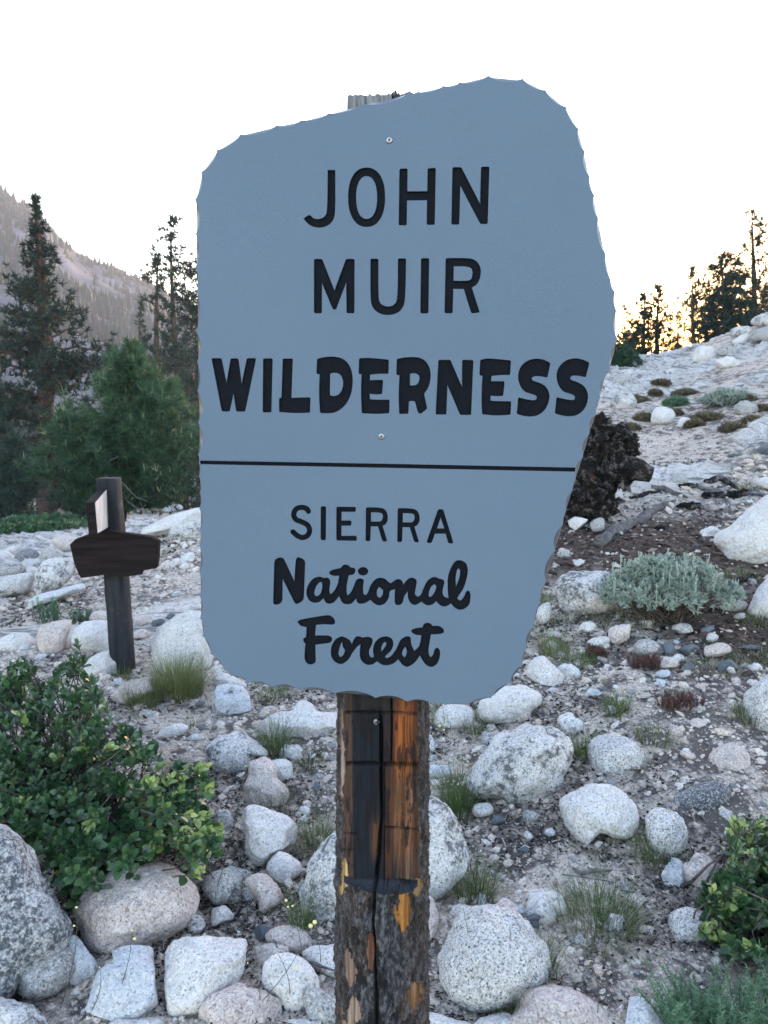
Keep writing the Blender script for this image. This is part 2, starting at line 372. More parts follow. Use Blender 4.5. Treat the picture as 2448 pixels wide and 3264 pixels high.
# ------------------------------------------------------------------ mountainside across the valley
def ridge_el(az):      # tangent of the skyline elevation by azimuth (radians)
    a = np.degrees(az)
    return np.interp(a, [-75, -40, -25, -22.3, -19.7, -17, -13, -8, -3, 4, 12], [.22, .27, .222, .198, .158, .135, .092, .05, .012, -.02, -.03])
az = np.radians(np.linspace(-75, 12, 420)); uu = np.linspace(0, 1.25, 130)
A, Uu = np.meshgrid(az, uu, indexing='ij'); RR = 170 + 560*Uu
top = ridge_el(A)*730 + EYE
prof = np.where(Uu <= 1, Uu**1.15, 1-(Uu-1)*1.2)
zz = -17 + (top+17)*prof
P3 = np.stack([RR*np.sin(A), RR*np.cos(A), zz*0], -1)
zz = zz + (7*fbm(P3*.012, 5, 41) )*sstep(0, .25, Uu)*np.where(Uu > .98, .35, 1) + 2.0*fbm(P3*.06, 3, 43)*sstep(0, .2, Uu)
V = np.stack([RR*np.sin(A), RR*np.cos(A), zz], -1).reshape(-1, 3); na, nr = A.shape
ii, jj = np.meshgrid(np.arange(na-1), np.arange(nr-1), indexing='ij'); q = (ii*nr+jj).ravel()
me = mk_mesh('mountainside', V, np.stack([q, q+nr, q+nr+1, q+1], 1), True)
mt = link('mountainside', me, M['mountain']); tag(mt, kind='structure')
MV = V.reshape(na, nr, 3)

# distant forest on that mountainside: little cones, uncountable
def cones(P, H, W, tint, k=6):
    n_ = len(P); th = np.arange(k)*2*np.pi/k
    ring = np.stack([np.cos(th), np.sin(th), th*0], -1)
    jit = 1+rng.uniform(-.35, .35, (n_, k, 1))
    base = P[:, None]+ring[None]*W[:, None, None]*jit + np.array([0, 0, 1.])*(H*.12)[:, None, None]
    tip = (P + np.stack([rng.normal(0, .03, n_)*H, H*0, H], -1))[:, None]
    Vv = np.concatenate([base, tip], 1).reshape(-1, 3)
    o = np.arange(n_)[:, None]*(k+1); a = np.arange(k)
    f = np.stack([o+a, o+(a+1) % k, np.broadcast_to(o+k, (n_, k))], -1).reshape(-1, 3)
    return Vv, f, np.repeat(tint, k+1)
NF = 15000
ia = rng.integers(20, na-1, NF*3); ir = (rng.uniform(0, 1.0, NF*3)**.8*103).astype(int)
P = MV[ia, ir] + rng.normal(0, 1.2, (NF*3, 3))*[1, 1, 0]
dn = fbm(P*[.012, .012, .02], 4, 51)+.10
keep = np.nonzero(dn + rng.uniform(-.28, .28, len(P)) > .12)[0][:NF]
P = P[keep]; H = rng.uniform(4, 9, len(P))*(.6+.5*rng.random(len(P)))
Vv, f, tn = cones(P-[0, 0, .6], H, H*.2, rng.random(len(P))*.6)
o = link('distant_forest', mk_mesh('distant_forest', Vv, f, False, {'tint': tn}), M['pine'])
tag(o, 'scattered dark conifers covering the hazy mountainside far across the valley', 'forest', kind='stuff')
# ------------------------------------------------------------------ the wilderness sign
YAW = math.radians(6); ROLL = math.radians(.5)
SU = np.array([math.cos(YAW), -math.sin(YAW), 0]); SN = np.array([-math.sin(YAW), -math.cos(YAW), 0])   # right, towards viewer
SV = np.array([0, 0, 1.0])
SU, SV = SU*math.cos(ROLL)-SV*math.sin(ROLL), SV*math.cos(ROLL)+SU*math.sin(ROLL)
S0 = EYEV + 1.18*ray(1284, 1250)
def sign_uv(P, w=0.0):
    """photograph pixels -> coordinates on the sign's face (metres)"""
    P = np.asarray(P, float); r = ray(P[:, 0], P[:, 1])
    s = ((S0+SN*w-EYEV) @ SN)/(r @ SN); X = EYEV + s[:, None]*r - S0
    return np.stack([X @ SU, X @ SV], 1)
PXM = 1.18/F                 # one photograph pixel on the sign, metres
SMAT = Matrix(((SU[0], SV[0], SN[0], S0[0]), (SU[1], SV[1], SN[1], S0[1]), (SU[2], SV[2], SN[2], S0[2]), (0, 0, 0, 1)))

def fillet(pts, rdef):
    """closed polygon with rounded corners; a third value sets a corner's own radius, 'c' = as round as the edges allow"""
    P = [np.array(p[:2], float) for p in pts]; n_ = len(P); out = []
    for i in range(n_):
        a, b, c = P[i-1], P[i], P[(i+1) % n_]
        r = rdef if len(pts[i]) < 3 else (1e9 if pts[i][2] == 'c' else pts[i][2])
        la, lc = np.linalg.norm(a-b), np.linalg.norm(c-b); e1, e2 = min(r, la*.5), min(r, lc*.5)
        p0 = b+(a-b)/la*e1; p2 = b+(c-b)/lc*e2
        steps = 6 if r > 4 else 2
        for k in range(steps+1):
            t = k/steps; out.append(p0*(1-t)**2+2*b*t*(1-t)+p2*t*t)
    return dedupe(np.array(out))
def dedupe(P, e=.35):
    o = [P[0]]
    for p in P[1:]:
        if np.linalg.norm(p-o[-1]) > e: o.append(p)
    if np.linalg.norm(o[0]-o[-1]) < e: o.pop()
    return np.array(o)
def catmull(pts, step=5):
    """closed smooth curve through the points; points written (x,y,1) stay sharp"""
    n_ = len(pts); P = [np.array(p[:2], float) for p in pts]; sh = [len(p) > 2 for p in pts]; out = []
    for i in range(n_):
        p0, p1, p2, p3 = P[i-1], P[i], P[(i+1) % n_], P[(i+2) % n_]
        L = np.linalg.norm(p2-p1)
        t1 = (p2-p1)*.6 if sh[i] else (p2-p0)*.5*min(1, L/max(1e-6, np.linalg.norm(p1-p0))) 
        t2 = (p2-p1)*.6 if sh[(i+1) % n_] else (p3-p1)*.5*min(1, L/max(1e-6, np.linalg.norm(p3-p2)))
        k = max(2, int(L/step))
        for j in range(k):
            t = j/k; out.append((2*t**3-3*t*t+1)*p1+(t**3-2*t*t+t)*t1+(-2*t**3+3*t*t)*p2+(t**3-t*t)*t2)
    return dedupe(np.array(out))
def ell(cx, cy, rx, ry, p=2.0, k=56):
    t = np.arange(k)*2*np.pi/k; c, s = np.cos(t), np.sin(t)
    return np.stack([cx+rx*np.sign(c)*np.abs(c)**(2/p), cy+ry*np.sign(s)*np.abs(s)**(2/p)], 1)
def stroke(pts, r):
    P = np.array(pts, float)
    t = np.linspace(0, len(P)-1, (len(P)-1)*6+1); Q = []
    for u in t:
        i = min(int(u), len(P)-2); f = u-i; p0, p1, p2, p3 = P[max(i-1, 0)], P[i], P[i+1], P[min(i+2, len(P)-1)]
        Q.append(.5*((2*p1)+(-p0+p2)*f+(2*p0-5*p1+4*p2-p3)*f*f+(-p0+3*p1-3*p2+p3)*f**3))
    Q = np.array(Q); T = np.gradient(Q, axis=0); T /= np.linalg.norm(T, axis=1)[:, None]; N = np.stack([-T[:, 1], T[:, 0]], 1)
    def cap(c, tdir):
        a0 = math.atan2(tdir[1], tdir[0]); return [c + r*np.array([math.cos(a0+a), math.sin(a0+a)]) for a in np.linspace(math.pi/2, -math.pi/2, 8)[1:-1]]
    return dedupe(np.array(list(Q+N*r)+cap(Q[-1], T[-1])+list((Q-N*r)[::-1])+cap(Q[0], -T[0])))
c = 'c'
A_ = (650, 1120, 3.0); B_ = (1000, 1120, 3.0); C_ = (1400, 1120, 3.0); J_ = (950, 510, 2.4985); U2 = (950, 800, 2.4985)
S_ = (900, 1590, 2.4985); N_ = (860, 1760, 2.4985); F_ = (860, 1940, 2.4985)
LET = []     # (word, character, frame, outer contour, counters)
def L(word, ch, fr, outer, *inner): LET.append((word, ch, fr, outer, inner))
w1 = 'WILDERNESS'
L(w1, 'W', A_, fillet([(72,66),(168,66),(216,298,2),(256,68),(328,68),(362,302,2),(410,66),(499,66),(394,576),(310,576),(282,405,2),(246,576),(170,574)], 15))
L(w1, 'I', A_, fillet([(566,68),(657,68),(644,584),(562,584)], 15))
L(w1, 'L', A_, fillet([(754,70),(850,70),(836,446,3),(1018,440),(1014,586),(880,592,c),(720,580),(717,448),(741,446,2)], 14))
L(w1, 'D', A_, fillet([(1082,72),(1170,51,c),(1270,51,c),(1355,80,c),(1412,170,c),(1426,290,c),(1407,420,c),(1352,520,c),(1262,587,c),(1180,593,c),(1110,590),(1099,400,c),(1107,218,2),(1076,218)], 16),
  fillet([(1207,212,8),(1262,200,c),(1312,225,c),(1335,290,c),(1327,360,c),(1290,420,c),(1240,430,c),(1204,420,6)], 8))
L(w1, 'E', B_, fillet([(434,68),(520,61,c),(718,80),(714,216),(640,213,c),(540,222,3),(537,276,3),(664,274),(654,408),(600,413,c),(536,406,3),(536,458,3),(600,464,c),(725,462),(722,592),(600,599,c),(460,592),(451,400,c),(457,218,2),(430,218)], 15))
L(w1, 'R', B_, fillet([(794,74),(870,58,c),(980,53,c),(1062,78,c),(1114,160,c),(1120,260,c),(1097,350,c),(1056,404,2),(1062,440,c),(1085,548),(1025,597,12),(998,590),(968,480,2),(940,473,c),(910,478,3),(905,598),(818,598),(811,420,c),(820,226,2),(790,226)], 14),
  fillet([(920,214,5),(965,206,c),(1007,225,c),(1014,265,c),(992,320,c),(950,328,c),(920,324,5)], 6))
L(w1, 'N', B_, fillet([(1192,82),(1306,82),(1418,340,2),(1420,82),(1527,84),(1504,608),(1400,608),(1278,322,2),(1268,604),(1166,604)], 14))
L(w1, 'E', C_, fillet([(392,82),(450,69,c),(520,71,c),(686,88),(678,226),(580,226,c),(500,236,3),(495,287,3),(626,287),(612,424),(560,430,c),(492,424,3),(490,472,3),(560,478,c),(688,478),(682,606),(540,615,c),(410,602),(403,420,c),(414,234,2),(384,230)], 15))
L(w1, 'S', C_, fillet([(1064,110,16),(1034,252,16),(980,240,c),(920,234,c),(883,250,c),(888,280,c),(940,295,c),(1012,325,c),(1053,390,c),(1055,460,c),(1022,552,c),(952,612,c),(870,626,c),(800,617,c),(742,598,10),(756,440,14),(800,452,c),(880,469,c),(932,467,c),(934,423,c),(880,407,c),(808,385,c),(763,310,c),(752,230,c),(773,150,c),(840,86,c),(930,68,c),(1000,79,c)], 14))
L(w1, 'S', C_, fillet([(1436,108,16),(1402,248,16),(1350,236,c),(1290,229,c),(1252,242,c),(1254,274,c),(1310,290,c),(1382,325,c),(1421,390,c),(1425,460,c),(1394,552,c),(1322,612,c),(1240,624,c),(1170,613,c),(1106,594,10),(1122,438,14),(1165,450,c),(1250,467,c),(1298,467,c),(1300,423,c),(1250,404,c),(1178,385,c),(1133,310,c),(1118,230,c),(1140,150,c),(1210,83,c),(1300,64,c),(1370,77,c)], 14))
w2 = 'JOHN'
L(w2, 'J', J_, fillet([(236,80,8),(296,80,8),(297,400,c),(286,474,c),(240,525,c),(165,543,c),(90,522,c),(42,466,12),(92,436,12),(125,468,c),(165,474,c),(215,455,c),(234,400,c)], 8))
L(w2, 'O', J_, ell(546, 297, 147, 236, 2.25), ell(546, 299, 84, 171, 2.25))
L(w2, 'H', J_, fillet([(808,70),(872,68),(870,250,3),(1030,250,3),(1032,66),(1097,64),(1088,516),(1025,516),(1027,320,3),(868,322,3),(865,520),(802,520)], 14))
L(w2, 'N', J_, fillet([(1230,58),(1300,58),(1450,350,2),(1458,54),(1524,54),(1510,510),(1452,510),(1292,204,2),(1284,514),(1221,514)], 14))
w3 = 'MUIR'
L(w3, 'M', U2, fillet([(127,64),(192,64),(290,316,2),(382,64),(450,64),(448,496),(386,496),(384,250,2),(302,466,10),(278,466,10),(190,255,2),(189,496),(127,496)], 14))
L(w3, 'U', U2, fillet([(577,62),(640,62),(638,370,c),(655,425,c),(715,449,c),(775,428,c),(794,370,c),(796,60),(860,60),(855,380,c),(837,452,c),(790,498,c),(716,514,c),(640,498,c),(590,448,c),(576,380,c)], 14))
L(w3, 'I', U2, fillet([(980,58),(1044,58),(1038,497),(974,497)], 14))
L(w3, 'R', U2, fillet([(1176,58),(1340,56,c),(1412,68,c),(1454,125,c),(1457,190,c),(1432,262,c),(1384,292,2),(1447,490),(1380,497),(1320,302,3),(1236,302,3),(1231,496),(1167,496)], 14),
  fillet([(1240,122,3),(1340,122,c),(1387,138,c),(1391,190,c),(1377,235,c),(1330,239,c),(1238,238,3)], 3))
w4 = 'SIERRA'
L(w4, 'S', S_, stroke([(207,100),(190,78),(150,69),(110,82),(91,122),(105,162),(150,183),(198,208),(217,250),(200,293),(160,309),(120,295),(84,264)], 20.5))
L(w4, 'I', S_, fillet([(306,60),(348,60),(346,330),(305,330)], 16))
L(w4, 'E', S_, fillet([(430,64),(586,66),(584,104),(471,104,3),(471,174,3),(550,174),(548,214),(470,214,3),(470,296,3),(592,296),(592,335),(430,332)], 14))
RO = [(666,68),(760,69,c),(820,80,c),(844,140,c),(832,197,c),(798,216,2),(836,340),(798,340),(762,220,3),(704,220,3),(700,338),(662,338)]
RI = [(706,108,3),(760,108,c),(798,116,c),(802,150,c),(787,181,c),(760,182,c),(706,182,3)]
L(w4, 'R', S_, fillet(RO, 15), fillet(RI, 3))
L(w4, 'R', S_, fillet([(p[0]+253, p[1]+7)+p[2:] for p in RO], 15), fillet([(p[0]+253, p[1]+7)+p[2:] for p in RI], 3))
L(w4, 'A', S_, fillet([(1240,84),(1280,84),(1364,356),(1322,356),(1300,278,3),(1215,278,3),(1188,354),(1147,350)], 15), fillet([(1260,150,2),(1290,236,3),(1232,236,3)], 3))
w5 = 'National'
L(w5, 'N', N_, fillet([(36,55,32),(105,36,34),(195,232,2),(207,55,24),(225,38,20),(282,62,30),(270,388,34),(205,420,26),(102,212,2),(100,398,30),(60,421,20),(26,416,18)], 20))
L(w5, 'ational', N_, catmull([(395,196),(432,206),(460,204),(481,228),(474,300),(483,333),(516,305),(543,245),(553,188,1),(510,189),(480,178),(474,158),(500,142),(566,127,1),(582,106),(608,100),(634,112),(640,122,1),(674,128),(681,153),(665,178),(629,184,1),(613,260),(612,325),(621,343),(645,320),(668,275),(690,222),(720,210),(748,224),(742,285),(748,337),(768,340),(784,315),(800,270),(832,225),(870,206),(915,212),(942,236),(962,250,1),(1000,224),(1030,215),(1056,235),(1061,262,1),(1100,215),(1135,204),(1168,225),(1163,280),(1156,335),(1180,355),(1205,336),(1228,280),(1262,222),(1310,198),(1345,210,1),(1383,222),(1389,250),(1376,310),(1387,352),(1423,367,1),(1417,290),(1420,195),(1445,120),(1480,72),(1520,66),(1563,92),(1577,145),(1564,225),(1538,295),(1494,368),(1520,385),(1546,355),(1564,315),(1585,308),(1599,345),(1588,415),(1552,450),(1510,459),(1470,440),(1442,408,1),(1408,430),(1368,430),(1325,392,1),(1290,419),(1245,421),(1208,395,1),(1160,421),(1125,410),(1102,370),(1098,315,1),(1072,350),(1056,405),(1030,422),(1000,414),(994,370),(997,295,1),(957,312),(948,360),(920,405),(880,424),(840,415),(800,380,1),(762,404),(720,412),(696,400),(688,370,1),(652,408),(620,416),(580,405),(552,350,1),(512,398),(475,412),(445,400),(428,368,1),(392,397),(350,403),(310,380),(291,325),(305,265),(345,212)], 6),
  catmull([(412,240),(418,280),(400,335),(370,352),(354,328),(366,280),(390,246)]), catmull([(870,278,1),(902,302,1),(898,340),(875,364),(855,348),(854,305)]),
  catmull([(1312,258),(1326,272),(1312,320),(1280,358),(1266,350),(1270,310),(1288,272)]), catmull([(1503,130),(1516,152),(1509,205),(1482,274,1),(1480,205),(1490,146)]))
L(w5, 'dot of the i', N_, ell(742, 153, 41, 33))
w6 = 'Forest'
L(w6, 'F', F_, catmull([(222,102),(245,90),(300,78),(430,57),(480,56),(512,82),(520,114),(505,128),(440,125),(368,130,1),(360,216,1),(410,214),(465,216),(491,228),(496,252),(475,273),(420,281),(362,288,1),(364,360),(362,428),(330,444),(295,436),(277,398),(279,330),(284,280,1),(270,264),(266,248),(274,234),(288,228,1),(293,148,1),(250,138),(228,120)], 6))
L(w6, 'orest', F_, catmull([(572,222),(612,236),(638,255),(652,284,1),(668,250),(688,224),(715,221),(736,231,1),(788,226),(818,245),(811,290),(790,335),(795,375),(812,390),(829,384,1),(822,330),(838,270),(880,232),(930,222),(973,243),(983,288),(965,335),(917,384),(935,394),(968,376),(1008,320),(1042,250),(1092,220),(1120,230),(1126,280),(1150,338,1),(1184,305),(1200,262),(1207,212,1),(1165,209),(1130,190),(1129,171),(1165,157),(1216,150,1),(1229,122),(1258,114),(1286,124),(1296,138,1),(1350,140),(1382,164),(1385,190),(1350,203),(1283,206,1),(1270,280),(1264,345),(1278,386),(1300,368),(1313,325),(1335,312),(1355,338),(1351,395),(1326,446),(1285,465),(1240,445),(1195,375,1),(1152,432),(1095,464),(1060,450),(1022,405,1),(980,440),(920,452),(880,440),(855,420,1),(812,446),(770,446),(730,415),(716,370),(722,285,1),(695,305),(655,356,1),(622,410),(570,442),(520,425),(490,380),(490,308),(522,248)], 6),
  catmull([(576,268),(582,305),(600,332,1),(586,368),(562,386),(548,362),(556,310)]), catmull([(922,268),(927,290),(890,342,1),(888,310),(903,277)]), catmull([(1079,303,1),(1091,345),(1075,388),(1052,362),(1062,330)]))
def fr2px(P, fr): P = np.asarray(P, float); return np.stack([fr[0]+P[:, 0]/fr[2], fr[1]+P[:, 1]/fr[2]], 1)

# silhouette of the board: one point where two gouges meet
CUSP = [(620,636),(640,547),(690,477),(765,427),(881,398),(959,382),(1047,360),(1159,330),(1300,296),(1331,291),(1413,272),(1464,261),(1556,239),(1666,249),(1740,286),(1805,339),(1845,409),(1866,483),(1881,561),(1896,622),(1909,694),(1932,808),(1949,892),(1962,930),(1967,989),(1969,1081),(1946,1176),(1932,1198),(1914,1268),(1901,1318),(1880,1382),(1859,1458),(1836,1528),(1826,1564),(1805,1631),(1795,1674),(1769,1758),(1740,1857),(1722,1922),(1706,1985),(1699,2002),(1679,2067),(1665,2122),(1627,2177),(1565,2227),(1486,2249),(1420,2249),(1374,2243),(1297,2238),(1197,2226),(1066,2212),(953,2200),(866,2192),(790,2178),(736,2156),(714,2136),(670,2085),(644,2028),(636,1970),(635,1899),(634,1825),(634,1740),(636,1686),(634,1621),(636,1572),(633,1518),(630,1448),(630,1346),(628,1247),(627,1153),(625,1059),(625,929),(622,853),(622,745)]
def outline():
    front, back = [], []
    rr = random.Random(3); n_ = len(CUSP)
    for i in range(n_):
        a = np.array(CUSP[i], float); b = np.array(CUSP[(i+1) % n_], float); d = b-a; Ln = np.linalg.norm(d); nrm = np.array([-d[1], d[0]])/Ln  # inward (clockwise on screen)
        k = max(5, int(Ln/7)); dep = min(14, max(5, Ln*.14))*rr.uniform(.65, 1.15)
        for j in range(k):
            t = j/k; s_ = math.sin(math.pi*t)**.8
            bulge = -min(2.2, Ln*.02)*math.sin(math.pi*t)
            back.append(a+d*t+nrm*bulge); front.append(a+d*t+nrm*(1.0+dep*s_))
    return np.array(front), np.array(back)
FR, BK = outline()
BD = 0.022; BEV = 0.012; REC = 0.0042
fuv = sign_uv(FR); buv = sign_uv(BK)
def fill2d(loops, z=0.0):
    """triangulate closed loops (holes and islands by nesting)"""
    cu = bpy.data.curves.new('tmp', 'CURVE'); cu.dimensions = '2D'; cu.fill_mode = 'BOTH'
    for P in loops:
        sp = cu.splines.new('POLY'); sp.points.add(len(P)-1)
        sp.points.foreach_set('co', np.concatenate([P, np.zeros((len(P), 1)), np.ones((len(P), 1))], 1).astype(np.float32).ravel()); sp.use_cyclic_u = True
    ob = bpy.data.objects.new('tmp', cu); COL.objects.link(ob); bpy.context.view_layer.update()
    dg = bpy.context.evaluated_depsgraph_get(); me = bpy.data.meshes.new_from_object(ob.evaluated_get(dg))
    v = np.zeros(len(me.vertices)*3, np.float32); me.vertices.foreach_get('co', v); v = v.reshape(-1, 3); v[:, 2] = z
    me.calc_loop_triangles(); t = np.zeros(len(me.loop_triangles)*3, np.int32); me.loop_triangles.foreach_get('vertices', t); t = t.reshape(-1, 3)
    bpy.data.objects.remove(ob); bpy.data.curves.remove(cu); bpy.data.meshes.remove(me)
    a, b, c2 = v[t[:, 0]], v[t[:, 1]], v[t[:, 2]]; flip = ((b-a)[:, 0]*(c2-a)[:, 1]-(b-a)[:, 1]*(c2-a)[:, 0]) < 0
    t[flip] = t[flip][:, ::-1]
    return v, t
def offset(P, d):
    a = np.roll(P, 1, 0); b = np.roll(P, -1, 0); area = .5*np.sum(P[:, 0]*b[:, 1]-b[:, 0]*P[:, 1])
    e = b-a; e /= np.linalg.norm(e, axis=1)[:, None]; N = np.stack([e[:, 1], -e[:, 0]], 1)*np.sign(area)   # outward
    return P+N*d
def strip(P0, z0, P1, z1, base):
    n_ = len(P0); V = np.concatenate([np.c_[P0, np.full(n_, z0) if np.isscalar(z0) else z0], np.c_[P1, np.full(n_, z1) if np.isscalar(z1) else z1]])
    i = np.arange(n_); j = (i+1) % n_; return V, np.stack([i, j, j+n_, i+n_], 1)+base
sign = empty('wilderness_sign', (float(S0[0]), float(S0[1]+.06), 0.0), 'large blue grey scallop-edged JOHN MUIR WILDERNESS sign board screwed to a half-barked log post', 'sign')
def under(o, parent, M4):
    o.parent = parent; o.matrix_parent_inverse = Matrix(); o.matrix_basis = M4; return o
IM = Matrix.Translation(-Vector(sign.location))
holes = []; chV = []; chF = []; nb = 0
PARTS = []
for word, ch, fr, outer, inner in LET:
    loops = [sign_uv(fr2px(outer, fr))]+[sign_uv(fr2px(p, fr)) for p in inner]
    lip = [offset(loops[0], .0004)]+[offset(p, -.0004) for p in loops[1:]]
    holes += lip
    for a, b in zip(lip, loops):
        v_, f_ = strip(a, 0.0, b, -.0005, nb); chV.append(v_); chF.append(f_); nb += len(v_)
    lv, lf = fill2d(loops, -REC); Vs = [lv]; Fs = [lf]; base = len(lv)
    for p in loops:
        v_, f_ = strip(p, -.0005, p, -REC, base); Vs.append(v_); Fs.append(f_); base += len(v_)
    PARTS.append((word, ch, np.concatenate(Vs), Fs))
# the dividing groove
def fr_edge(x, y0, y1):  # groove ends a hair inside the front contour
    return x
gl = sign_uv(np.array([(634.5, 1466.5), (634.5, 1479.5), (1240, 1491.5), (1837, 1503.5), (1839.5, 1490.5), (1240, 1478.5)]))
holes.append(gl)
gv, gf = fill2d([gl], -REC); v_, f_ = strip(gl, 0.0, gl, -REC, len(gv)); PARTS.append(('line', 'groove', np.concatenate([gv, v_]), [gf, f_]))
fv, ff = fill2d([fuv]+holes, 0.0)
Vs = [fv]+chV; nb0 = len(fv); Fs = [ff]+[f_+nb0 for f_ in chF]; base = nb0+nb
mid = fuv*.30+buv*.70
for P0, z0, P1, z1 in ((fuv, 0.0, mid, -BEV*.38), (mid, -BEV*.38, buv, -BEV), (buv, -BEV, offset(buv, -.0012), -BD)):
    v_, f_ = strip(P0, z0, P1, z1, base); Vs.append(v_); Fs.append(f_); base += len(v_)
bv, bf = fill2d([offset(buv, -.0012)], -BD); Vs.append(bv); Fs.append(bf[:, ::-1]+base)
Fs = Fs[:1]+Fs[1:]; nedge = 3*len(fuv); nfront = len(Fs[0])+sum(len(q) for q in Fs[1:1+len(chF)])
me = mk_mesh('sign_board', np.concatenate(Vs), Fs, False); me.materials.append(M['sign']); me.materials.append(M['edge'])
mi = np.zeros(len(me.polygons), np.int32); mi[nfront:nfront+nedge] = 1; me.polygons.foreach_set('material_index', mi)
board = link('sign_board', me); under(board, sign, IM @ SMAT)
for word, ch, vv, fs in PARTS:
    name = 'dividing_groove' if word == 'line' else 'letter'
    o = link(name, mk_mesh(name, vv, fs, False), M['letter'], board)
    if word != 'line': o['label'] = ('carved dark letter %s of %s' if len(ch) == 1 else 'carved dark %s of %s') % (ch, word) if len(ch) == 1 or 'dot' in ch else 'carved dark joined letters %s of %s' % (ch, word)

# screws: countersunk washer head with a flat dark star for the socket
def screw_mesh(r, rs):
    prof = [(0, .0011), (r*.5, .0013), (r*.85, .0010), (r, .0003), (r*1.02, -.001)]
    k = 28; th = np.arange(k)*2*np.pi/k; V = [(0, 0, .0011)]; Fq = []; Ft = []
    for rr_, z in prof[1:]: V += [(rr_*math.cos(a), rr_*math.sin(a), z) for a in th]
    for i in range(k): Ft.append((0, 1+i, 1+(i+1) % k))
    for m in range(len(prof)-2):
        for i in range(k): a = 1+m*k+i; b = 1+m*k+(i+1) % k; Fq.append((a, a+k, b+k, b))
    o0 = len(V); V.append((0, 0, .0014)); k2 = 12                       # flat star, the socket's shade given as dark colour
    for i in range(k2): a = i*2*math.pi/k2; q_ = rs*(1 if i % 2 == 0 else .45); V.append((q_*math.cos(a), q_*math.sin(a), .00145))
    St = [(o0, o0+1+i, o0+1+(i+1) % k2) for i in range(k2)]
    me = mk_mesh('screw', np.array(V), [np.array(Ft), np.array(Fq), np.array(St)], True)
    me.materials.append(M['screw']); me.materials.append(M['hole'])
    for p in list(me.polygons)[-k2:]: p.material_index = 1; p.use_smooth = False
    return me
scm = screw_mesh(10.5*PXM, 5.2*PXM)
def screw(px, py, parent, base_m, w=0.0):
    u = sign_uv([(px, py)], w)[0]
    o = link('screw', scm, None, parent); o.matrix_basis = base_m @ Matrix.Translation((u[0], u[1], w+.0003)) @ Matrix.Rotation(.4, 4, 'Z')
    return o
for px, py in ((1241, 447), (1216, 1391)):
    s_ = screw(px, py, board, Matrix())

# ------------------------------------------------------------------ the log post behind the board
AXW = -(BD + .0455)                    # axis lies this far behind the sign face
POSTU = float(sign_uv([(1211, 2300)], AXW)[0][0])
FLAT = .045
def post_uv(px, py, w=-.02):
    """post-face coordinates (across, height) of pixel"""
    P = sign_uv(np.atleast_2d(np.array([px, py], float)), w)[0]; return P[0]-POSTU, float(S0[2])+P[1]
def pc(x, y): return post_uv(950+x/1.985, 2150+y/1.985)      # coordinates traced on the post close-up
z_not = pc(500, 1310)[1]; z_top = post_uv(1241, 303)[1]
th = np.concatenate([np.linspace(-math.pi, -1.75, 26)[:-1], np.linspace(-1.75, 1.75, 250), np.linspace(1.75, math.pi, 26)[1:]])
zs = np.concatenate([np.linspace(-.35, .36, 24)[:-1], np.linspace(.36, 1.13, 470), np.linspace(1.13, z_top+.003, 130)[1:]])
TH, ZZ = np.meshgrid(th, zs, indexing='ij')
Rz = np.interp(ZZ, [0, .5, 1.03, 1.96], [.082, .0768, .0702, .060])
R0 = Rz*(1+.018*np.sin(2*TH+1)+.02*fbm(np.stack([np.cos(TH)*1.5, np.sin(TH)*1.5, ZZ*3], -1), 3, 61))
cx, cy = R0*np.sin(TH), -R0*np.cos(TH)     # cy<0 faces the viewer
P3 = np.stack([cx, cy, ZZ], -1)
# bark relief
rid = fbm(P3*[95, 95, 38], 4, 71, .6); rid2 = fbm(P3*[260, 260, 120], 2, 72, .6)
inflat_z = ZZ > z_not + .004*fbm(np.stack([cx*40, cx*0, cx*0], -1), 2, 73)
plane = -FLAT
flat = inflat_z & (cy < plane)
edge = np.clip((plane - cy)/.006, 0, 1)
lft, _z = pc(272, 800); rgt, _z = pc(735, 800)
A2 = cx                                     # across coordinate
nz = fbm(np.stack([A2*30, ZZ*14, ZZ*0], -1), 3, 74)
wood = flat.copy()
def blob(x0, y0, x1, y1, nzamp=.004):
    a0, zt = pc(x0, y0); a1, zb = pc(x1, y1)
    am, zm, ra, rz = (a0+a1)/2, (zt+zb)/2, (a1-a0)/2, (zt-zb)/2
    return (((A2-am)/ra)**2 + (np.abs((ZZ-zm)/rz))**2.2 + .85*fbm(np.stack([A2*130, ZZ*38, ZZ*0], -1), 4, int(x0+y0), .65) < .95) & (cy < 0)
orange_knot = blob(596, 1340, 682, 1555); red1 = blob(424, 1570, 464, 1800); tan1 = blob(262, 1720, 348, 1950); tan2 = blob(300, 1990, 372, 2260); tan3 = blob(240, 2120, 330, 2300)
brn = blob(664, 1935, 756, 2090); yel = blob(243, 1180, 297, 1420); yel2 = blob(700, 1300, 750, 1400); ltan = blob(235, 180, 282, 900) & ~flat
bare = orange_knot | red1 | tan1 | tan2 | tan3 | brn | yel | yel2 | ltan
wood = flat | bare
bk = np.where(wood, 0, 1.0)
disp = bk*(.0032*rid + .0016*rid2 + .003) + np.where(bare, .0006*rid2, 0)
nx, ny = np.sin(TH), -np.cos(TH)
X = cx+nx*disp; Y = cy+ny*disp
